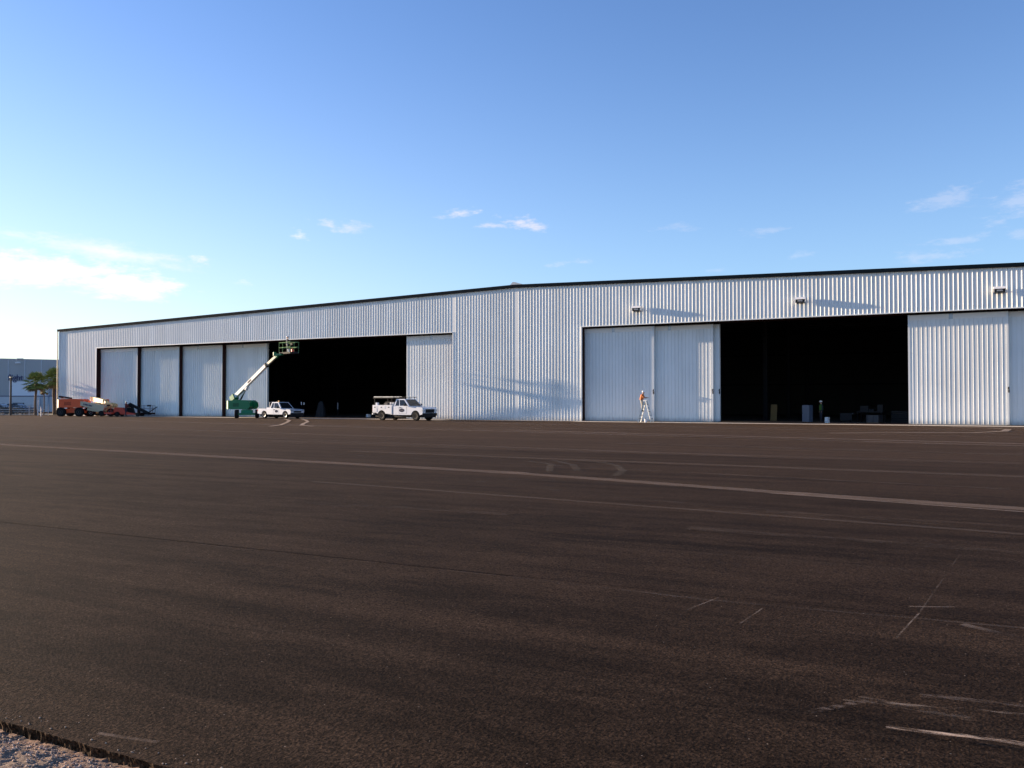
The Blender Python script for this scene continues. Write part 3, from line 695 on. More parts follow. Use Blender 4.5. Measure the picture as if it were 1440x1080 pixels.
ladder_flat('short_ladder','short aluminium ladder lying on the far side of the truck rack',ut,-3.0,-.95,.2,.6,2.10)
def cargo(name,label,cat,x,y,z,sx,sy,sz,m_,extra=None):
    c_=thing(name,label,cat,world_of(ut,(x,y,z)),ut.rotation_euler.z)
    m=MB(); m.box((-sx/2,-sy/2,0),(sx/2,sy/2,sz)); m.bevel(min(sx,sz)*.08,2); m.build('body',m_,c_)
    m=MB(); m.box((-sx*.46,-sy*.46,sz+.001),(sx*.46,sy*.46,sz+.03)); m.build('lid','plastic',c_)
    m=MB(); m.tube([(-sx*.2,0,sz+.03),(-sx*.2,0,sz+.09),(sx*.2,0,sz+.09),(sx*.2,0,sz+.03)],.012); m.build('handle','plastic',c_)
cargo('water_cooler','small white water cooler on top of the service truck side box','cooler',-2.7,-.82,1.40,.22,.22,.22,'white')
cargo('toolbox','grey toolbox on top of the service truck side box behind the cab','toolbox',-1.55,-.82,1.40,.42,.25,.16,'crate')
cargo('gear_case','pale equipment case in the bed of the service truck','case',-1.15,-.35,.93,.4,.5,.72,'whitebox')
cargo('dark_crate','dark crate standing in the bed of the service truck','crate',-2.0,.1,.93,.7,.5,.75,'tarp')
cr=thing('cable_reel','dark reel of cable standing in the bed right behind the cab','cable reel',world_of(ut,(-1.05,.3,.93)),ut.rotation_euler.z)
m=MB(); m.lathe([(.34,-.2),(.34,-.16),(.18,-.16),(.18,.16),(.34,.16),(.34,.2)],(0,0,.75),'y',18); m.build('spool','plastic',cr)
m=MB(); m.lathe([(.26,-.15),(.28,0),(.26,.15)],(0,0,.75),'y',18); m.build('cable','black',cr)
m=MB(); m.beam((-.2,-.22,0),(0,-.22,.75),.04,.04); m.beam((.2,-.22,0),(0,-.22,.75),.04,.04); m.beam((-.2,.22,0),(0,.22,.75),.04,.04); m.beam((.2,.22,0),(0,.22,.75),.04,.04); m.build('stand','galv',cr)
# ================================================================== BOOM LIFTS
def lift_wheel(parent,p,yaw,r,w,rimm):
    m=MB(); h=w/2
    m.lathe([(r*.5,-h*.9),(r*.85,-h),(r,-h*.75),(r,h*.75),(r*.85,h),(r*.5,h*.9)],(0,0,0),'y',22)
    for k in range(18):
        a_=2*math.pi*k/18; mx=Matrix.Rotation(-a_,4,'Y')
        m.box((r*.99,-h*.85,-.03),(r*1.03,h*.85,.03),mx)
    o=m.build('wheel','rubber',parent); o.location=p; o.rotation_euler=(0,0,yaw)
    for sg in (-1,1):
        q=MB(); q.lathe([(r*.5,sg*h*.5),(r*.5,sg*h*.95),(r*.42,sg*h*.9),(r*.36,sg*h*.6),(r*.18,sg*h*.6),(r*.14,sg*h*1.0),(r*.02,sg*h*1.0)],(0,0,0),'y',16)
        q.build('rim',rimm,o,smooth=True)
def chassis(t,yaw,tw,wb,r,w,paint,rimm,deckz):
    c=Matrix.Rotation(yaw,4,'Z')
    m=MB(); m.prism([(-wb/2+.1,r*.8),(wb/2-.1,r*.8),(wb/2-.25,deckz-.08),(-wb/2+.25,deckz-.08)],'y',-tw*.28,tw*.28,c)
    for s0 in (-1,1): m.box((s0*wb/2-.14,-tw/2+.1,r*.75),(s0*wb/2+.14,tw/2-.1,r*1.2),c)
    m.cyl((0,0,deckz-.1),(0,0,deckz),.5,n=24); m.build('chassis',paint,t)
    for s0 in (-1,1):
        for sg in (-1,1): lift_wheel(t,c@Vector((s0*wb/2,sg*tw/2,r)),yaw,r,w,rimm)
def turret(t,c,yaw,L,W,z0,h,paint,cwmat,tailm=True):
    mx=Matrix.Translation(sub(c,(0,0,0)))@Matrix.Rotation(yaw,4,'Z')
    for sg,nm in ((-1,'engine_cover'),(1,'tank_cover')):
        m=MB(); pr=[(-L/2+.3,z0),(L/2-.25,z0),(L/2,z0+h*.3),(L/2-.05,z0+h*.72),(L/2-.35,z0+h*.97),(0,z0+h),(-L/2+.3,z0+h*.93)]
        m.prism(pr,'y',min(sg*.22,sg*W/2),max(sg*.22,sg*W/2),mx); m.bevel(.13,4); m.build(nm,paint,t,smooth=True)
        v=MB(); y=sg*(W/2+.003)
        for k in range(4): v.box((-L*.2,min(y,y+sg*.006),z0+h*(.3+.1*k)),(L*.05,max(y,y+sg*.006),z0+h*(.34+.1*k)),mx)
        v.build_each('vent_slot','plastic',t)
    m=MB(); m.box((-L/2+.2,-.21,z0-.02),(L/2-.5,.21,z0+h*.5),mx); m.build('turntable','black',t)
    m=MB(); m.prism([(-L/2,-W*.36),(-L/2+.27,-W/2+.02),(-L/2+.27,W/2-.02),(-L/2,W*.36)],'z',z0+.0,z0+h*.92,mx); m.bevel(.05,2); m.build('counterweight',cwmat,t,smooth=True)
def platform(t,c,yaw,L,W,railm,H=1.1,floorm='plastic'):
    """basket whose floor centre is c (relative to t)"""
    mx=Matrix.Translation(c)@Matrix.Rotation(yaw,4,'Z')
    m=MB(); m.box((-L/2,-W/2,-.06),(L/2,W/2,0),mx); m.box((-L/2,-W/2,0),(L/2,-W/2+.02,.12),mx); m.box((-L/2,W/2-.02,0),(L/2,W/2,.12),mx)
    m.box((-L/2,-W/2+.02,0),(-L/2+.02,W/2-.02,.12),mx); m.box((L/2-.02,-W/2+.02,0),(L/2,W/2-.02,.12),mx)
    p=m.build('platform',floorm,t)
    m=MB(); rr=.016
    for z in (.6,H):
        q=[mx@Vector(v) for v in ((-L/2,-W/2,z),(L/2,-W/2,z),(L/2,W/2,z),(-L/2,W/2,z),(-L/2,-W/2,z))]; m.tube(q,rr)
    for x,y in [(-L/2,-W/2),(-L*.18,-W/2),(L*.25,-W/2),(L/2,-W/2),(L/2,W/2),(L*.1,W/2),(-L/2,W/2)]:
        m.cyl(mx@Vector((x,y,0)),mx@Vector((x,y,H)),rr,n=6)
    m.build('guard_rail',railm,p)
    m=MB(); m.box((-.2,W/2-.22,.85),(.2,W/2-.02,1.03),mx); m.bevel(.02,1); m.build('control_box','plastic',p)
    return mx
# --- green boom lift
GL=(-30.4,-2.6,0)
gl=thing('boom_lift','green boom lift with white telescopic boom raised to the door header','boom lift',GL,0)
chassis(gl,R(133),2.05,2.2,.43,.36,'green','darkrim',.90)
turret(gl,Vector((-.85,.15,0)),R(14),2.85,1.75,.93,.95,'green','greenpale')
P0=sub((-32.75,-2.25,2.02),GL); PM=sub((-27.35,-2.95,5.50),GL); P1=sub((-25.9,-3.12,6.36),GL)
m=MB(); m.beam(P0+(P0-PM).normalized()*.15,P0+(PM-P0)*.08,.62,.55); 
m.box((P0.x-.1,P0.y-.3,1.6),(P0.x+.8,P0.y+.3,1.95)); m.bevel(.03,1); m.build('boom_pivot','green',gl)
m=MB(); m.beam(P0,PM,.34,.38,.32,.34); m.bevel(.02,1); bo=m.build('boom','boomwhite',gl)
m=MB(); n_=(PM-P0).normalized(); up_=Vector((0,0,1)); sd=n_.cross(up_).normalized()
m=MB(); m.beam(P0+n_*3.1+sd*.172,P0+n_*3.7+sd*.170,.006,.14); m.build('decal_stripe','plastic',bo)
m=MB(); m.beam(PM-n_*.05,P1,.24,.24); m.build('boom_extension','boomgrey',gl)
m=MB(); m.beam(PM-n_*.12,PM+n_*.06,.38,.40); m.build('boom_collar','black',gl)
lo=Vector((.15,.2,1.75)); 
m=MB(); m.cyl(P0+Vector((.75,.35,-.05)),P0+n_*2.4-Vector((0,0,.35)),.09,n=10); m.build('lift_cylinder','black',gl)
m=MB(); m.cyl(P0+n_*1.5-Vector((0,0,.62)),P0+n_*2.6-Vector((0,0,.3)),.05,n=8); m.beam(P0+n_*2.45-Vector((0,0,.35)),P0+n_*2.75-Vector((0,0,.15)),.3,.3); m.build('cylinder_mount','boomwhite',gl)
PC=sub((-24.45,-2.9,6.62),GL); PY=R(-20)
m=MB(); m.beam(P1-n_*.1,P1+n_*.25,.30,.34); m.box((P1.x-.1,P1.y-.15,P1.z+.08),(P1.x+.75,P1.y+.25,P1.z+.24)); m.cyl(P1+Vector((-.15,-.1,.05)),P1+Vector((-.15,-.1,.42)),.16,n=12); m.bevel(.02,1); m.build('platform_rotator','green',gl)
pm=platform(gl,PC,PY,2.3,.95,'greenpale')
# --- things riding in the green lift's platform
GLP=Vector(GL)+PC
def inplat(x,y,z=0): return Vector(GLP)+(Matrix.Rotation(PY,4,'Z')@Vector((x,y,z)))
fx=thing('red_gas_can','red fuel can standing in the raised green lift platform','fuel can',inplat(.88,-.1),PY)
m=MB(); m.box((-.17,-.13,0),(.17,.13,.36)); m.bevel(.04,2); m.build('body','redpaint',fx,smooth=True)
m=MB(); m.tube([(-.1,0,.36),(-.06,0,.43),(.08,0,.43),(.1,0,.36)],.018); m.build('handle','redpaint',fx)
m=MB(); m.cyl((.12,0,.34),(.2,0,.48),.025,.018); m.build('spout','plastic',fx)
bk=thing('paint_bucket','white bucket by the right rail of the raised platform','bucket',inplat(.55,-.25),0)
m=MB(); m.lathe([(.12,0),(.15,.36),(.16,.36),(.16,.38)],(0,0,0),'z',16); m.build('pail','white',bk,smooth=True)
m=MB(); m.tube([(-.15,0,.36),(-.12,0,.22),(.12,0,.22),(.15,0,.36)],.006); m.build('handle','galv',bk)
tb=thing('roll_of_sheeting','pale roll lying on the raised platform floor','roll',inplat(-.1,-.2),PY)
m=MB(); m.cyl((-.35,0,.08),(.35,0,.08),.075,n=14); m.build('roll','cream',tb); m=MB(); m.cyl((-.37,0,.08),(.37,0,.08),.03,n=8); m.build('core_tube','cardboard',tb)
# --- orange boom lift, boom stowed low towards the right
OL=(-55.85,-4.25,0)
ol=thing('boom_lift','orange red boom lift with lowered cream boom at the left corner of the hangar','boom lift',OL,0)
OY=R(28)
chassis(ol,OY,2.1,2.1,.52,.42,'orange','darkrim',.98)
turret(ol,Vector((-.15,-.05,0)),OY,3.15,1.9,1.02,1.02,'orange','cream')
ox=Matrix.Rotation(OY,4,'Z')
def ov(x,y,z): return ox@Vector((x,y,z))
m=MB(); m.beam(ov(-1.6,-.3,2.30),ov(-.25,-.35,2.10),.5,.18); m.build('engine_hood','black',ol)
m=MB(); m.beam(ov(-1.4,-.3,2.06),ov(3.75,-1.15,.95),.42,.42,.42,.62); m.bevel(.02,1); bo=m.build('boom','cream',ol)
m=MB()
d_=(ov(3.75,-1.15,.95)-ov(-1.4,-.3,2.06)).normalized()
for k in range(7):
    q=ov(1.5,-1.03,1.44)+d_*(k*.17)
    m.beam(q,q+d_*(.11 if k%3 else .07),.006,.17)
m.build('decal_mark','navy',bo)
m=MB(); m.beam(ov(3.65,-1.14,.95),ov(4.0,-1.2,.72),.5,.95); m.bevel(.04,1); m.beam(ov(1.9,-.8,.85),ov(3.6,-1.1,.6),.25,.25); m.build('boom_head','cream',ol)
m=MB(); m.cyl(ov(3.75,-1.5,.36),ov(3.75,-.85,.36),.32,n=16); m.build('jib_roller','black',ol)
pm2=platform(ol,ov(4.6,-.9,.35),OY+R(90),1.6,.8,'redpaint',1.0,'redpaint')
# --- cream and yellow boom lift behind it
YL=(-54.3,-1.5,0)
yl=thing('boom_lift','yellow and cream boom lift with a sunlit low boom, parked behind the orange one','boom lift',YL,0)
chassis(yl,R(33),2.0,2.2,.46,.38,'yellow','rim',.95)
turret(yl,Vector((-.2,.0,0)),R(27),2.6,1.9,.98,.62,'yellow','orange')
yx=Matrix.Rotation(R(-9),4,'Z')
m=MB(); m.beam(yx@Vector((-2.3,-.35,2.08)),yx@Vector((1.05,-.55,1.72)),.44,.50); m.bevel(.02,1); m.build('boom','yellow',yl)
m=MB(); m.beam(yx@Vector((1.0,-.55,1.72)),yx@Vector((1.5,-.58,1.6)),.34,.38); m.build('boom_extension','black',yl)
m=MB(); m.beam(yx@Vector((1.45,-.6,1.7)),yx@Vector((2.0,-.65,1.1)),.4,.42); m.bevel(.03,1); m.cyl(yx@Vector((1.8,-.9,1.45)),yx@Vector((1.8,-.4,1.45)),.2,n=12); m.build('boom_head','yellow',yl)
m=MB(); m.box((-.2,-.2,1.5),(.5,.25,2.0)); m.bevel(.05,2); m.build('boom_saddle','orange',yl)
# --- red scissor style machine with a dark folded boom
RL=(-50.15,-1.5,0)
rl=thing('articulated_lift','low red lift with dark folded boom and open basket beside a door leaf','boom lift',RL,0)
rx=Matrix.Rotation(R(27),4,'Z')
def rv3(x,y,z): return rx@Vector((x,y,z))
m=MB(); m.prism([(-1.5,.3),(.2,.2),(.9,.2),(.9,.34),(.3,.45),(-.2,.60),(-.4,1.0),(-1.4,1.05)],'y',-.5,.5,rx); m.bevel(.03,1); m.build('base','redpaint',rl)
for (x,y,r_) in ((-1.0,-.62,.27),(-1.0,.62,.27),(1.4,-.62,.22),(1.4,.62,.22)): lift_wheel(rl,rv3(x,y,r_),R(27),r_,.2,'darkrim')
m=MB(); m.beam(rv3(.2,-.1,1.45),rv3(2.5,-.15,.32),.26,.30); m.build('boom','black',rl)
m=MB(); m.beam(rv3(.5,.15,.35),rv3(2.6,.15,.25),.3,.16); m.build('lower_boom','redsteel',rl)
m=MB(); m.prism([(-.1,.4),(.75,.4),(.55,1.15),(.15,1.5),(-.05,1.3)],'y',-.2,.2,rx); m.build('boom_tower','black',rl)
m=MB(); m.beam(rv3(2.3,-.12,.35),rv3(3.45,-.12,1.1),.09,.09); m.build('jib','black',rl)
platform(rl,rv3(2.2,.35,.30),R(27),1.35,.7,'redsteel',.95,'redsteel')
# ================================================================== PEOPLE
def person(label,loc,rz,J,clothes,parts,scale=1.0):
    """J: joint dict (metres, facing +x). one continuous skinned surface, materials by nearest limb"""
    t=thing('person',label,'person',loc,rz)
    names=list(J); idx={n:i for i,n in enumerate(names)}
    E_=[('pelvis','waist'),('waist','chest'),('chest','neck'),('neck','head0'),('head0','head1'),
        ('chest','shL'),('shL','elL'),('elL','wrL'),('wrL','paL'),('chest','shR'),('shR','elR'),('elR','wrR'),('wrR','paR'),
        ('pelvis','hiL'),('hiL','knL'),('knL','anL'),('anL','toL'),('pelvis','hiR'),('hiR','knR'),('knR','anR'),('anR','toR')]
    me=D.meshes.new('body_src'); me.from_pydata([J[n] for n in names],[(idx[a_],idx[b_]) for a_,b_ in E_],[])
    o=D.objects.new('body_src',me); COL.objects.link(o)
    sk=o.modifiers.new('s','SKIN'); su=o.modifiers.new('u','SUBSURF'); su.levels=1; su.render_levels=1
    rad={'pelvis':.13,'waist':.12,'chest':.14,'neck':.055,'head0':.075,'head1':.085,'shL':.062,'shR':.062,'elL':.042,'elR':.042,'wrL':.028,'wrR':.028,'paL':.03,'paR':.03,
         'hiL':.09,'hiR':.09,'knL':.062,'knR':.062,'anL':.042,'anR':.042,'toL':.035,'toR':.035}
    for i,n in enumerate(names):
        v=me.skin_vertices[0].data[i]; r_=rad[n]; v.radius=(r_,r_*(1.18 if n in ('chest','waist','pelvis') else 1)); v.use_root=(n=='pelvis')
    dg=bpy.context.evaluated_depsgraph_get(); dg.update()
    em=D.meshes.new_from_object(o.evaluated_get(dg)); D.objects.remove(o)
    bm=bmesh.new(); bm.from_mesh(em)
    mb=MB(); mb.bm.free(); mb.bm=bm
    nb=len(bm.faces)
    # five bent fingers on each palm, nose
    for s_ in 'LR':
        pa,wr=Vector(J['pa'+s_]),Vector(J['wr'+s_]); d=(pa-wr).normalized(); sd=d.cross(Vector((0,0,1)) if abs(d.z)<.9 else Vector((1,0,0))).normalized(); cu=sd.cross(d)
        for k,(o_,ln) in enumerate(((-.027,.065),(-.009,.078),(.009,.072),(.026,.055))):
            a_=pa+d*.02+sd*o_; b_=a_+d*ln*.5-cu*.008; c_=b_+d*ln*.4-cu*.03
            mb.cyl(a_,b_,.0095,.0085,n=6); mb.cyl(b_,c_,.0085,.007,n=6)
        a_=pa-d*.02-sd*.02; mb.cyl(a_,a_-sd*.035+d*.03,.011,.009,n=6); mb.cyl(a_-sd*.035+d*.03,a_-sd*.03+d*.06-cu*.015,.009,.008,n=6)
    hd=(Vector(J['head0'])+Vector(J['head1']))/2
    mb.cyl(hd+Vector((.06,0,.0)),hd+Vector((.105,0,-.015)),.02,.012,n=6)
    for sg in (-1,1): mb.cyl(hd+Vector((.0,sg*.075,0)),hd+Vector((-.01,sg*.095,0)),.03,.022,n=8)
    body=mb.build('body',clothes['torso'],t,smooth=True)
    order=[clothes['torso'],clothes['legs'],'skin','boots']; me2=body.data
    for mm in order[1:]: me2.materials.append(M[mm])
    def kindof(a_,b_):
        if 'to' in (a_[:2],b_[:2]): return 3
        if a_ in('hiL','hiR','knL','knR') or b_[:2]=='hi': return 1
        if a_ in('neck','head0') or a_[:2]=='wr' or (a_[:2]=='el' and clothes.get('bare')): return 2
        return 0
    segs_=[(Vector(J[a_]),Vector(J[b_]),kindof(a_,b_)) for a_,b_ in E_]
    for p in me2.polygons:
        c_=p.center; best=9;kd=0
        for A,B,k in segs_:
            t_=max(0,min(1,(c_-A).dot(B-A)/max(1e-6,(B-A).length_squared))); dd=(c_-(A+(B-A)*t_)).length
            if dd<best: best=dd;kd=k
        if p.index>=nb and kd==0: kd=2
        p.material_index=kd
    for sg in (-1,1):
        e_=MB(); e_.lathe([(.004,-.008),(.011,-.004),(.011,.004),(.004,.008)],hd+Vector((.078,sg*.032,.02)),'x',8); e_.build('eye','boots',t)
    mo=MB(); mo.box(hd+Vector((.078,-.025,-.052)),hd+Vector((.088,.025,-.042))); mo.build('mouth','maroon',t)
    h=MB(); top=hd+Vector((0,0,.045))
    h.lathe([(.125,0),(.125,.012),(.112,.02),(.108,.06),(.085,.10),(.045,.125),(.01,.13)],top,'z',20)
    h.box(top+Vector((.08,-.07,-.004)),top+Vector((.17,.07,.008))); h.build('hard_hat','helmet',t,smooth=True)
    if clothes.get('vest'):
        v=MB(); ch,wa,pe=Vector(J['chest']),Vector(J['waist']),Vector(J['pelvis'])
        rings=[]
        for c_,rx_,ry_ in ((pe+Vector((0,0,.05)),.175,.205),(wa,.16,.195),(wa.lerp(ch,.6),.17,.205),(ch+Vector((0,0,.06)),.15,.20),(ch+Vector((0,0,.13)),.10,.14)):
            rings.append([v.bm.verts.new(c_+Vector((rx_*math.cos(2*math.pi*i/18),ry_*math.sin(2*math.pi*i/18),0))) for i in range(18)])
        for A,B in zip(rings,rings[1:]):
            for i in range(18): v.bm.faces.new((A[i],A[(i+1)%18],B[(i+1)%18],B[i]))
        v.build('vest',clothes['vest'],t,smooth=True)
    return t
def pose(**k):
    J=dict(pelvis=(0,0,.95),waist=(.0,0,1.10),chest=(.01,0,1.34),neck=(.01,0,1.50),head0=(.02,0,1.58),head1=(.025,0,1.68),
      shL=(0,.18,1.42),elL=(-.02,.24,1.14),wrL=(.06,.25,.92),paL=(.09,.25,.85),shR=(0,-.18,1.42),elR=(-.02,-.24,1.14),wrR=(.06,-.25,.92),paR=(.09,-.25,.85),
      hiL=(0,.09,.90),knL=(.03,.11,.50),anL=(0,.12,.09),toL=(.14,.13,.035),hiR=(0,-.09,.90),knR=(.03,-.11,.50),anR=(0,-.12,.09),toR=(.14,-.13,.035))
    J.update(k); return J
pw=inplat(-.12,-.12)
person('worker in dark clothes and white hard hat standing in the raised green lift platform',pw,R(60),
  pose(elR=(.18,-.26,1.2),wrR=(.38,-.2,1.12),paR=(.45,-.18,1.11),elL=(.16,.26,1.2),wrL=(.36,.2,1.12),paL=(.43,.18,1.11)),dict(torso='navycloth',legs='greycloth'),None)
# second figure of dark cloth next to the worker: a tall dark tool bag hanging on the rail
# ladder and worker ------------------------------------------------
LX,LY=12.95,-1.6
ld=thing('stepladder','aluminium stepladder standing open in front of a closed door leaf','ladder',(LX,LY,0),R(-6))
AP=1.78
for sg in (-1,1):
    m=MB(); m.beam((-.58,sg*.27,.0),(-.05,sg*.16,AP),.035,.075); m.build('front_rail','alu',ld)
    m=MB(); m.beam((.58,sg*.25,.0),(.06,sg*.15,AP-.02),.03,.05); m.build('rear_rail','alu',ld)
m=MB()
for k in range(1,6):
    f=k/6; x=-.58+.53*f; m.box((x-.06,-.27+.11*f,AP*f-.02),(x+.05,.27-.11*f,AP*f+.015))
m.build_each('tread','plastic',ld)
m=MB()
for k in range(1,6):
    f=k/6; x=.58-.52*f; m.box((x-.02,-.25+.1*f,AP*f-.02),(x+.02,.25-.1*f,AP*f+.02))
m.build_each('rear_brace','plastic',ld)
m=MB(); m.box((-.14,-.19,AP-.02),(.16,.19,AP+.05)); m.bevel(.01,1); m.build('top_cap','helmet',ld)
z0=AP*3/6+.015; xs_=-.58+.53*.5
person('worker in orange vest and white hard hat standing on the stepladder',Vector((LX-.34,LY,z0)),R(8),
  pose(pelvis=(-.02,0,.92),waist=(.0,0,1.06),chest=(.06,0,1.29),neck=(.10,0,1.44),head0=(.13,0,1.50),head1=(.15,0,1.60),shL=(.07,.18,1.36),shR=(.07,-.18,1.36),
       elR=(.20,-.26,1.12),wrR=(.42,-.2,1.1),paR=(.48,-.18,1.1),elL=(.22,.26,1.14),wrL=(.44,.2,1.16),paL=(.50,.18,1.16),
       hiL=(-.02,.09,.88),knL=(.07,.10,.50),anL=(.02,.10,.09),toL=(.15,.11,.035),hiR=(-.02,-.09,.88),knR=(.05,-.10,.48),anR=(.0,-.10,.09),toR=(.13,-.11,.035)),
  dict(torso='hiviso',legs='khaki',vest='hiviso',bare=True),None)
cu=thing('white_bucket','small white bucket on the ground under the stepladder','bucket',(LX+.12,LY-.35,0.0),0)
m=MB(); m.lathe([(.09,.0),(.12,.24),(.13,.24),(.13,.26)],(0,0,0),'z',16); m.build('pail','white',cu,smooth=True)
m=MB(); m.tube([(-.12,0,.25),(-.08,0,.34),(.08,0,.34),(.12,0,.25)],.006); m.build('handle','galv',cu)
person('worker with white hard hat standing beside the low red lift',(-49.95,-1.95,0),R(20),
  pose(elR=(.14,-.26,1.16),wrR=(.34,-.2,1.05),paR=(.41,-.18,1.04),elL=(.14,.26,1.16),wrL=(.34,.2,1.05),paL=(.41,.18,1.04)),dict(torso='maroon',legs='navycloth'),None,1)
person('worker in lime green safety vest standing inside the right hangar opening',(25.8,5.4,.01),R(-150),
  pose(),dict(torso='navycloth',legs='navycloth',vest='hivisg'),None)
# ================================================================== THINGS IN THE OPENINGS
def panelthing(name,label,cat,loc,rz,w,d,h,m_,feet=True,shelf=0,doors=0):
    t=thing(name,label,cat,loc,rz)
    m=MB(); m.box((-w/2,-d/2,.06 if feet else 0),(w/2,d/2,h)); m.bevel(.012,1); m.build('body',m_,t)
    if feet:
        for sx in (-1,1):
            for sy in (-1,1):
                f=MB(); f.box((sx*w*.42-.02,sy*d*.4-.02,0),(sx*w*.42+.02,sy*d*.4+.02,.059)); f.build('foot','black',t)
    if doors:
        for k in range(doors):
            q=MB(); a_=-w/2+.02+k*(w-.04)/doors; q.box((a_+.008,-d/2-.015,.1),(a_+(w-.04)/doors-.008,-d/2-.002,h-.05)); dd=q.build('door',m_,t)
            hh=MB(); hh.box((a_+.03,-d/2-.035,h*.5),(a_+.05,-d/2-.016,h*.5+.1)); hh.build('handle','black',dd)
    return t
pl=thing('plywood_sheet','tan plywood sheet leaning upright deep inside the right opening','plywood sheet',(21.4,8.2,0),R(-20))
m=MB(); m.box((-.31,0,.02),(.31,.02,1.46),Matrix.Rotation(R(-5),4,'X')); m.build('board','plywood',pl)
m=MB(); m.box((-.2,.021,.1),(-.12,.06,1.3),Matrix.Rotation(R(-5),4,'X')); m.box((.12,.021,.1),(.2,.06,1.3),Matrix.Rotation(R(-5),4,'X')); m.build_each('batten','wood',pl)
panelthing('metal_cabinet','blue grey metal cabinet standing just inside the right opening','cabinet',(25.0,3.4,.008),R(-28),.68,.45,1.42,'cabinet',doors=1)
for k,(z,lab) in enumerate(((.008,'small white carton on the floor inside the right opening, lower of two'),(.24,'small white carton on top of another inside the right opening'))):
    t=thing('carton',lab,'box',(26.5,3.6,z),R(-25+k*6),group='white cartons inside the right opening')
    m=MB(); m.box((-.15,-.12,0),(.15,.12,.215)); m.bevel(.006,1); m.build('box','paper',t)
    m=MB(); m.box((-.15,-.125,.10),(.15,-.121,.13)); m.build('tape','cardboard',t)
t=thing('shipping_crate','grey blue slatted crate on the floor of the right opening','crate',(30.0,4.4,.008),R(-25))
m=MB(); m.box((-.5,-.35,.08),(.5,.35,.62)); m.build('body','crate',t)
m=MB()
for x in (-.46,0,.46): m.box((x-.05,-.38,.08),(x+.05,-.352,.64))
m.build('slats','crate',t)
m=MB(); m.box((-.5,-.33,0),(.5,-.2,.078)); m.box((-.5,.2,0),(.5,.33,.078)); m.build('skid','wood',t)
t=thing('workbench','dark cluttered workbench inside the right opening behind the crate','workbench',(29.5,7.2,.008),R(-20))
m=MB(); m.box((-1.1,-.4,.82),(1.1,.4,.9)); m.build('bench_top','tarp',t)
for sx in (-1,1):
    for sy in (-1,1): m=MB(); m.box((sx*1.0-.04,sy*.33-.04,0),(sx*1.0+.04,sy*.33+.04,.818)); m.build('leg','black',t)
m=MB(); m.box((-1.0,.1,.902),(-.3,.38,1.35)); m.box((-.1,-.2,.902),(.3,.2,1.1)); m.box((.5,0,.902),(.95,.3,1.45)); m.bevel(.02,1); m.build_each('tool_chest','tarp',t)
t=thing('pallet_stack','dark pile of stacked timber pallets at the right side of the opening','pallets',(31.8,6.5,.008),R(-15))
m=MB()
for k in range(7):
    for q in range(5): m.box((-.6+q*.27,-.5,k*.14+.09),(-.6+q*.27+.18,.5,k*.14+.11))
    for y in (-.5,-.05,.4): m.box((-.6,y,k*.14),(.66,y+.1,k*.14+.088))
m.build('pallets','tarp',t)
t=thing('tool_cart','low dark tool cart left of the workbench','cart',(27.6,6.4,.008),R(10))
m=MB(); m.box((-.45,-.28,.15),(.45,.28,.75)); m.bevel(.02,1); m.build('chest','tarp',t)
for sx in (-1,1):
    for sy in (-1,1): m=MB(); m.cyl((sx*.36,sy*.22-.02,.065),(sx*.36,sy*.22+.02,.065),.065,n=12); m.build('caster','rubber',t)
m=MB(); m.tube([(.46,-.2,.7),(.56,-.2,.75),(.56,.2,.75),(.46,.2,.7)],.015); m.build('handle','galv',t)
# left opening
for k,(dx,lab) in enumerate(((0,'white paper notice on a stand behind the small pickup, left of two'),(.36,'white paper notice on a stand behind the small pickup, right of two'))):
    t=thing('notice_stand',lab,'sign',(-28.45+dx,3.6,.008),R(-27),group='paper notices on stands in the left opening')
    m=MB(); m.cyl((0,0,0.02),(0,0,1.4),.015,n=6); m.build('post','black',t); m=MB(); m.lathe([(.16,0),(.16,.02),(.02,.03)],(0,0,0),'z',14); m.build('base','black',t)
    m=MB(); m.box((-.11,-.02,1.36),(.11,-.008,1.68-.05*k)); m.build('sheet','paper',t)
t=thing('door_panel','narrow pale panel standing upright deep in the left opening','panel',(-24.9,5.45,.008),R(-27))
m=MB(); m.box((-.09,-.02,.85),(.09,.02,1.6)); m.build('panel','cardboard',t); m=MB(); m.box((-.03,-.02,0),(.03,.02,.848)); m.build('post','black',t)
t=thing('cardboard_box','grey box on the floor inside the left opening left of the service truck','box',(-21.8,6.9,.008),R(-20))
m=MB(); m.box((-.2,-.17,0),(.2,.17,.33)); m.build('box','paper',t); m=MB(); m.box((-.2,-.175,.15),(.2,-.171,.18)); m.build('tape','cardboard',t)
t=thing('covered_equipment','dark tarpaulin covered mound inside the left opening','covered equipment',(-26.8,4.9,.008),R(-20))
m=MB()
for (rr,z) in (): pass
pts=[]
rings=[]
for z,sx,sy in ((0,.8,.55),(.6,.68,.45),(1.2,.5,.33),(1.6,.36,.22),(1.75,.2,.1)):
    rings.append([m.bm.verts.new((sx*math.cos(2*math.pi*i/20)*(1+.08*math.sin(i*2.7+z)),sy*math.sin(2*math.pi*i/20)*(1+.08*math.sin(i*3.1)),z)) for i in range(20)])
for A,B in zip(rings,rings[1:]):
    for i in range(20): m.bm.faces.new((A[i],A[(i+1)%20],B[(i+1)%20],B[i]))
m.bm.faces.new(rings[-1]); m.build('cover','tarp',t,smooth=True)
m=MB(); m.tube([(.72*math.cos(i*.5236),.48*math.sin(i*.5236),.45) for i in range(13)],.012); m.build('strap','wood',t)
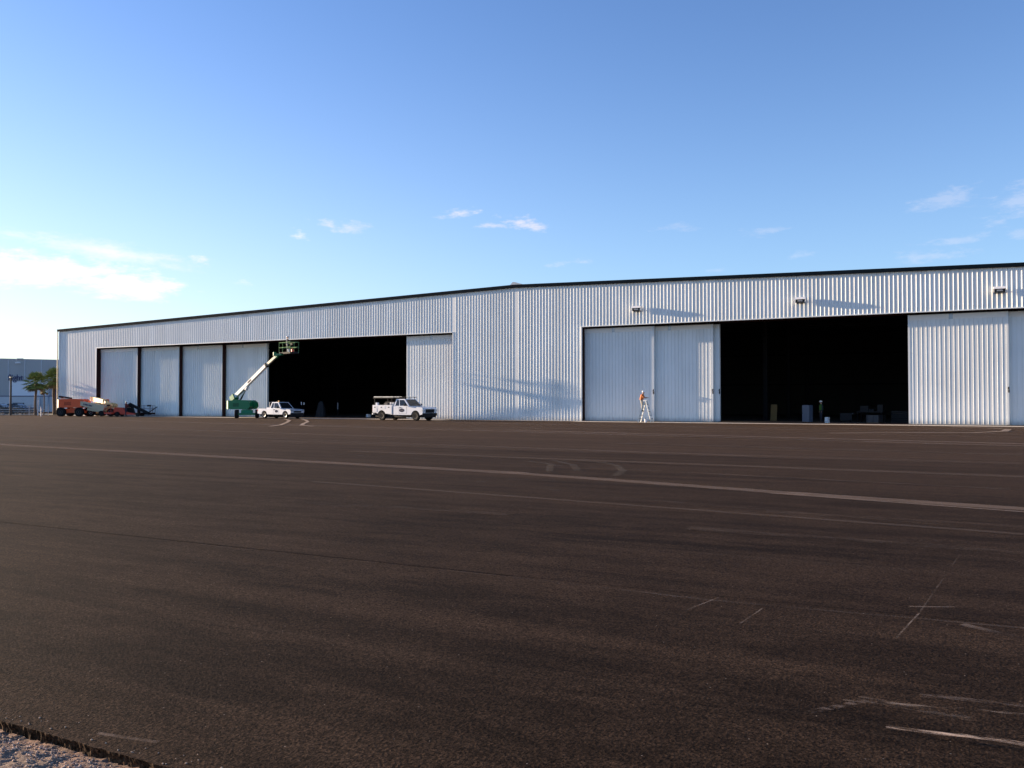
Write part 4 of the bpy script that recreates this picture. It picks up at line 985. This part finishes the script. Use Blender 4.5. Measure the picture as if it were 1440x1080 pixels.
# ================================================================== LEFT BACKGROUND
def palm(label,loc,h,crown,n,seed,r0=.16,dead=True):
    rnd=random.Random(seed); t=thing('palm_tree',label,'palm tree',loc,rnd.random()*6)
    m=MB(); segs=12; prev=None; px=0
    rings=[]
    for k in range(segs+1):
        z=h*k/segs; x=.06*math.sin(k*.4+seed); r_=r0*(1.25-.35*min(1,k/3))*(1+.05*(k%2)) if k<segs else r0*1.3
        rings.append([m.bm.verts.new((x+r_*math.cos(2*math.pi*i/12),r_*math.sin(2*math.pi*i/12),z)) for i in range(12)])
    for A,B in zip(rings,rings[1:]):
        for i in range(12): m.bm.faces.new((A[i],A[(i+1)%12],B[(i+1)%12],B[i]))
    m.build('trunk','trunk',t,smooth=True)
    cr=MB(); dd=MB()
    for k in range(n):
        az=k*2.39996+rnd.uniform(-.2,.2); u=(k+.5)/n
        el=R(82-135*u**.9+rnd.uniform(-8,8)); L=crown*rnd.uniform(.42,.60)
        d=Vector((math.cos(az)*math.cos(el),math.sin(az)*math.cos(el),math.sin(el)))
        o=Vector((0,0,h+.05)); e=o+d*L; e.z+=L*.10
        mb=dd if (dead and u>.88) else cr
        mb.cyl(o,e,.018,.012,n=4,caps=False)
        sd=d.cross(Vector((0,0,1))); sd=sd.normalized() if sd.length>.1 else Vector((1,0,0)); nn=sd.cross(d)
        fl=crown*rnd.uniform(.34,.46); q=15
        for i in range(q):
            an=R(-105+210*i/(q-1)); dir_=(d*math.cos(an)+sd*math.sin(an)); ll=fl*(.72+.28*math.cos(an))
            tip=e+dir_*ll-Vector((0,0,ll*(.12+.22*abs(math.sin(an)))))+nn*.05*(i%2)
            midp=e+dir_*ll*.55-Vector((0,0,ll*.07)); ww=(dir_.cross(nn)).normalized()*(.05+.025*rnd.random())
            mb.poly([e,midp+ww,tip,midp-ww])
    cr.build('crown','frond',t,fixn=False)
    if dead: dd.build('dead_fronds','fronddead',t,fixn=False)
    else: dd.bm.free()
    return t
G_='palm trees beyond the left corner of the hangar'
palm('tall palm tree standing clear beside the fence, with the full round crown',(-66.9,-1.75,0),3.95,1.75,70,3,.15).__setitem__('group',G_)
palm('bushy palm tree half hidden behind the hangar corner',(-68.6,1.9,0),4.45,1.85,74,5,.2).__setitem__('group',G_)
palm('slim short palm tree between the two bigger palms',(-69.2,.9,0),3.1,.85,22,9,.07).__setitem__('group',G_)
palm('lone far palm rising over the roof of the grey building',(-139.5,84,0),17.6,2.6,30,12,.16,False).__setitem__('group',G_)
t=thing('wooden_post','tall slim weathered post left of the palms','post',(-69.7,-3.2,0),0)
m=MB(); m.cyl((0,0,0),(0,0,4.75),.13,.10,n=12); m.build('pole','wood',t)
m=MB(); m.box((-.14,-.14,4.75),(.14,.14,4.82)); m.build('cap','galv',t)
# fence -------------------------------------------------------------
fdir=Vector((-.8866,-.4625,0)); F0=Vector((-65.6,-.95,0))
fe=thing('chain_link_fence','chain link fence with white rails left of the hangar','fence',F0,math.atan2(fdir.y,fdir.x))
Lf=22
for k in range(10):
    m=MB(); m.cyl((k*2.4,0,0),(k*2.4,0,1.32),.035,n=8); m.build('post','fencewhite',fe)
m=MB(); m.cyl((0,0,1.28),(Lf,0,1.28),.022,n=6); m.build('top_rail','galv',fe)
m=MB(); m.cyl((0,0,.72),(Lf,0,.72),.035,n=6); m.cyl((0,0,.45),(Lf,0,.45),.02,n=6); m.cyl((0,0,.12),(Lf,0,.12),.02,n=6); m.build('rail','fencewhite',fe)
m=MB(); k=-1.3
while k<Lf:
    for s_ in (0,1):
        a_=(k,0,0) if s_==0 else (k+1.28,0,0); b_=(k+1.28,0,1.28) if s_==0 else (k,0,1.28)
        if min(a_[0],b_[0])>=0: m.beam(a_,b_,.006,.006,upv=(0,1,0))
    k+=.16
m.build('chain_mesh','galv',fe)
t=thing('gate_post','thick white gate post beside the tall palm','post',(-66.45,-1.75,0),0)
m=MB(); m.cyl((0,0,0),(0,0,1.98),.08,n=12); m.build('pole','fencewhite',t); m=MB(); m.lathe([(.09,0),(.08,.05),(.03,.09)],(0,0,1.98),'z',12); m.build('cap','fencewhite',t)
t=thing('corner_post','white corner post close to the orange lift','post',(-59.6,-5.9,0),0)
m=MB(); m.cyl((0,0,0),(0,0,1.0),.06,n=12); m.build('pole','fencewhite',t); m=MB(); m.lathe([(.07,0),(.06,.03),(.02,.05)],(0,0,1.0),'z',12); m.build('cap','fencewhite',t)
# hedge (own thing) ---------------------------------------------------
def hedge(label,c,L,W,H,yaw,seed):
    rnd=random.Random(seed); t=thing('hedge',label,'hedge',c,yaw)
    m=MB()
    for k in range(3800):
        x=rnd.uniform(-L/2,L/2); hh=H*(.75+.25*noise.noise(Vector((x*1.1,seed,0)))+.1*noise.noise(Vector((x*4,seed,3))))
        a_=rnd.uniform(0,math.pi); rr=math.sqrt(rnd.uniform(.35,1)); y=W/2*rr*math.cos(a_); z=hh*rr*math.sin(a_)
        s_=rnd.uniform(.04,.09); n_=Vector((rnd.gauss(0,1),rnd.gauss(0,1),rnd.gauss(0,1))).normalized(); q=n_.orthogonal().normalized(); w_=n_.cross(q)
        p=Vector((x,y,max(.02,z))); m.poly([p+q*s_,p+w_*s_*.6,p-q*s_,p-w_*s_*.6])
    m.build('foliage','hedge',t,fixn=False)
    m=MB()
    for k in range(int(L/.5)): m.cyl((-L/2+.25+k*.5,0,0),(-L/2+.25+k*.5+rnd.uniform(-.1,.1),0,H*.7),.03,.015,n=5)
    m.build('stems','trunk',t)
hedge('dark low hedge behind the fence at the left edge',(-73.8,-2.4,0),10,1.4,1.35,math.atan2(fdir.y,fdir.x),4)
# far grey building with lettering -------------------------------------
fb=thing('far_building','big grey flat roofed building with pale lower panels beyond the palms','building',(-108,23,0),0)
fd=Vector((.8866,.4625,0)).normalized(); fa=math.atan2(fd.y,fd.x); fb.rotation_euler=(0,0,fa-R(4))
m=MB(); m.prism([(-40,0),(28,0),(28,8.8),(8,8.95),(-4,9.25),(-40,9.3)],'y',.5,30); m.build('wall','farwall',fb)
m=MB()
for k in range(-13,9): m.box((k*3.0,.44,5.6),(k*3.0+.12,.50,8.9))
m.build_each('wall_joint','farband',fb)
m=MB(); m.box((-2.55,.2,2.75),(4.6,.49,5.25)); m.build('upper_panel','farwhite',fb)
m=MB(); m.box((-40,.1,0),(5.5,.48,2.62)); m.build('lower_wall','farband',fb)
m=MB(); m.box((-40,.05,2.62),(5.2,.49,2.74)); m.build('ledge','navy',fb)
m=MB(); m.box((-1.75,.04,.35),(.25,.098,1.45)); wn_=m.build('window','glass',fb)
m=MB(); m.box((-1.82,.02,.28),(.32,.038,.35)); m.box((-1.82,.02,1.45),(.32,.038,1.52)); m.box((-.78,.02,.35),(-.70,.038,1.45)); m.build('frame','plastic',wn_)
for x in (3.0,4.4): m=MB(); m.box((x,-.3,0),(x+.35,.09,2.6)); m.build('column','farband',fb)
m=MB(); m.box((5.6,.1,0),(6.6,.49,4.2)); m.build('door','navy',fb)
m=MB(); m.box((-1.3,.3,9.12),(-.2,.49,9.25)); m.box((-1.6,.28,8.35),(-.7,.48,8.6)); m.build_each('wall_sign','paper',fb)
tx=D.curves.new('lettering','FONT'); tx.body='flight'; tx.size=1.5; tx.extrude=.03; tx.space_character=.95
to=D.objects.new('tmp',tx); COL.objects.link(to); dg=bpy.context.evaluated_depsgraph_get(); dg.update()
tm=D.meshes.new_from_object(to.evaluated_get(dg)); D.objects.remove(to)
lt=D.objects.new('lettering',tm); COL.objects.link(lt); lt.data.materials.clear(); lt.data.materials.append(M['navy']); lt.parent=fb
lt.location=(-2.75,.13,5.42); lt.rotation_euler=(R(90),0,0); lt.scale=(1,1,1)
# cars parked beyond the fence at the very left --------------------------
def car(label,loc,rz,paint):
    t=thing('parked_car',label,'car',loc,rz); W=.86
    pr=[(-2.1,.35)]+[(p[0],max(p[1],.3)) for p in arcpts(-1.3,.33,.40,172,8)]+[(p[0],max(p[1],.3)) for p in arcpts(1.3,.33,.40,172,8)]+[(2.1,.35),(2.12,.65),(1.95,.85),(.9,.95),(-2.0,.98),(-2.12,.7)]
    m=MB(); m.prism(pr,'y',-W,W); m.bevel(.04,2,40); m.build('body',paint,t,smooth=True)
    m=MB(); m.hexa([Vector(p) for p in ((-1.8,-.8,.93),(1.0,-.8,.93),(-1.8,.8,.93),(1.0,.8,.93),(-1.2,-.62,1.42),(.3,-.62,1.42),(-1.2,.62,1.42),(.3,.62,1.42))]); m.bevel(.05,2); m.build('glasshouse','glass',t,smooth=True)
    m=MB(); m.box((-1.15,-.6,1.40),(.25,.6,1.445)); m.bevel(.015,1); m.build('roof',paint,t)
    for s0 in (-1,1):
        for sg in (-1,1): wheel(t,s0*1.3,sg*.76,.33,.2,sg)
    for sg in (-1,1): m=MB(); m.box((2.02,min(sg*.5,sg*.8),.6),(2.13,max(sg*.5,sg*.8),.74)); m.build('headlight','clear',t)
car('dark parked car at the left edge beyond the fence',(-80.5,2.2,.0),R(25),'plastic')
car('blue parked car farther back behind the hedge at the left edge',(-86.5,8.5,.0),R(20),'blueplane')
# ================================================================== WORLD, SUN, CAMERA
sv=Vector((-1,-.102,.166)).normalized(); el=math.asin(sv.z); azr=math.atan2(sv.x,sv.y)
W=D.worlds.new('World'); S.world=W; W.use_nodes=True; nt=W.node_tree; nt.nodes.clear()
sky=N(nt,'ShaderNodeTexSky',sky_type='NISHITA',sun_disc=False,sun_elevation=el,sun_rotation=azr,altitude=0,air_density=1.0,dust_density=.35,ozone_density=2.0)
tc=N(nt,'ShaderNodeTexCoord'); GEN=tc.outputs['Generated']
sp=N(nt,'ShaderNodeSeparateXYZ'); nt.links.new(GEN,sp.inputs[0])
AZ=math_(nt,'MULTIPLY',math_(nt,'ARCTAN2',sp.outputs[0],sp.outputs[1]),180/math.pi)
EL=math_(nt,'MULTIPLY',math_(nt,'ARCSINE',sp.outputs[2]),180/math.pi)
mp=N(nt,'ShaderNodeMapping'); mp.inputs['Scale'].default_value=(1,1,3.2); nt.links.new(GEN,mp.inputs[0])
cn=N(nt,'ShaderNodeTexNoise',i_Scale=34,i_Detail=9,i_Roughness=.68); nt.links.new(mp.outputs[0],cn.inputs[0])
cn2=N(nt,'ShaderNodeTexNoise',i_Scale=7,i_Detail=5,i_Roughness=.55); nt.links.new(mp.outputs[0],cn2.inputs[0])
nz=math_(nt,'SUBTRACT',math_(nt,'MULTIPLY_ADD',cn2.outputs[0],.45,math_(nt,'MULTIPLY',cn.outputs[0],1.1)),.80)
total=None
def cloud(az,el_,w,h,dens,soft=.5,k=3.2,tilt=0):
    global total
    dx=math_(nt,'SUBTRACT',AZ,az); dy=math_(nt,'SUBTRACT',math_(nt,'SUBTRACT',EL,el_),math_(nt,'MULTIPLY',dx,tilt))
    dx=math_(nt,'DIVIDE',dx,w); dy=math_(nt,'DIVIDE',dy,h)
    d=math_(nt,'SQRT',math_(nt,'ADD',math_(nt,'MULTIPLY',dx,dx),math_(nt,'MULTIPLY',dy,dy)))
    v=math_(nt,'ADD',math_(nt,'SUBTRACT',1,d),math_(nt,'MULTIPLY',nz,k))
    mm=math_(nt,'MULTIPLY',smooth(nt,v,0,soft),dens)
    total=mm if total is None else math_(nt,'MAXIMUM',total,mm)
CL=[(-57, 7.7, 8.0, 1.35, 1, 0.8, 1.7, 0),
 (-51.5, 7.0, 4.4, 1.15, 1, 0.8, 1.7, -0.04),
 (-53, 9.0, 6.75, 0.82, 0.76, 1.25, 1.7, -0.12),
 (-66, 8.5, 8, 1.8, 1, 0.8, 1.7, 0),
 (-47.4, 8.9, 0.945, 0.39, 0.665, 1.25, 4.0, 0),
 (-45, 7.6, 1.08, 0.3, 0.38, 1.25, 4.0, 0),
 (-41.4, 10.7, 0.837, 0.42, 0.77, 1.25, 4.0, 0),
 (-39.6, 11.4, 1.485, 0.42, 0.57, 1.25, 4.0, -0.2),
 (-38.3, 11.3, 1.08, 0.45, 0.46, 1.25, 4.0, 0),
 (-30.8, 12.4, 1.62, 0.3, 0.77, 1.25, 4.0, 0.15),
 (-28.9, 11.6, 1.215, 0.24, 0.62, 1.25, 4.0, 0),
 (-27.0, 11.8, 1.552, 0.57, 0.88, 1.25, 4.0, -0.2),
 (-23.7, 9.2, 1.89, 0.27, 0.46, 1.25, 4.0, 0.08),
 (-16.3, 11.3, 1.89, 0.285, 0.28, 1.25, 4.0, 0),
 (-11.1, 10.8, 1.62, 0.36, 0.26, 1.25, 4.0, 0.05),
 (-9.1, 9.2, 1.215, 0.36, 0.23, 1.25, 4.0, 0.1),
 (-0.7, 11.9, 2.025, 0.645, 0.31, 1.25, 4.0, 0.15),
 (3.2, 11.4, 2.97, 1.125, 0.31, 1.25, 4.0, 0.1),
 (-0.1, 9.5, 2.16, 0.39, 0.28, 1.25, 4.0, 0.05),
 (-1.5, 8.7, 3.24, 0.48, 0.28, 1.25, 4.0, 0.05),
 (3.3, 9.5, 1.62, 0.375, 0.23, 1.25, 4.0, 0),
 (-14.5, 8.45, 1.89, 0.21, 0.2, 1.25, 4.0, 0),
 (30, 13, 6, 1, 0.36, 0.8, 3.4, 0),
 (70, 9, 14, 2, 0.36, 0.8, 3.4, 0),
 (140, 10, 20, 2, 0.36, 0.8, 3.4, 0),
 (-150, 12, 18, 2, 0.7, 0.8, 3.4, 0)]
for c_ in CL: cloud(*c_)
tint=mixc(nt,1.0,sky.outputs[0],(.79,.93,1.31),'MULTIPLY')
# thin bright haze lying along the horizon, stronger towards the sun
hz=math_(nt,'POWER',math_(nt,'SUBTRACT',1,math_(nt,'MINIMUM',math_(nt,'DIVIDE',math_(nt,'MAXIMUM',EL,0),34),1)),3.0)
dsun=math_(nt,'ABSOLUTE',math_(nt,'SUBTRACT',AZ,-95.7))
sn_=smooth(nt,dsun,85,25)
hcol=mixc(nt,sn_,(2.5,3.85,5.2),(5.4,5.3,4.6))
skyc=mixc(nt,math_(nt,'MULTIPLY',hz,.66),tint,hcol)
shade=smooth(nt,cn2.outputs[0],.3,.7)
# clouds nearer the low sun are brighter and creamier
near=smooth(nt,math_(nt,'ABSOLUTE',math_(nt,'SUBTRACT',AZ,-95)),75,35)
ccol=mixc(nt,near,(4.5,4.4,4.9),(6.4,5.9,4.8))
ccol=mixc(nt,math_(nt,'MULTIPLY',shade,.55),ccol,mixc(nt,near,(3.3,3.4,4.1),(4.2,3.7,3.15)))
out=mixc(nt,math_(nt,'MULTIPLY',total,.88),skyc,ccol)
bg=N(nt,'ShaderNodeBackground',i_Strength=.085); nt.links.new(out,bg.inputs[0]); wo=N(nt,'ShaderNodeOutputWorld'); nt.links.new(bg.outputs[0],wo.inputs[0])
sl=D.lights.new('sun','SUN'); sl.energy=5.0; sl.angle=R(.7); sl.color=(1,.77,.55); so=D.objects.new('sun',sl); COL.objects.link(so)
so.rotation_euler=sv.to_track_quat('Z','Y').to_euler(); so.location=(-100,-20,40)
cd=D.cameras.new('camera'); co=D.objects.new('camera',cd); COL.objects.link(co); S.camera=co
cd.sensor_width=36; cd.lens=30.25; cd.clip_end=8000; cd.clip_start=.1
co.location=(36.1,-69.9,1.7); co.rotation_euler=(R(90)+math.atan(25/1210),0,R(27.55))
S.view_settings.view_transform='Standard'; S.view_settings.look='None'; S.view_settings.exposure=1.38; S.view_settings.gamma=1
S.render.resolution_x=1024; S.render.resolution_y=768
S.render.engine='CYCLES'
for o in D.objects:
    if '_w' in o: del o['_w']
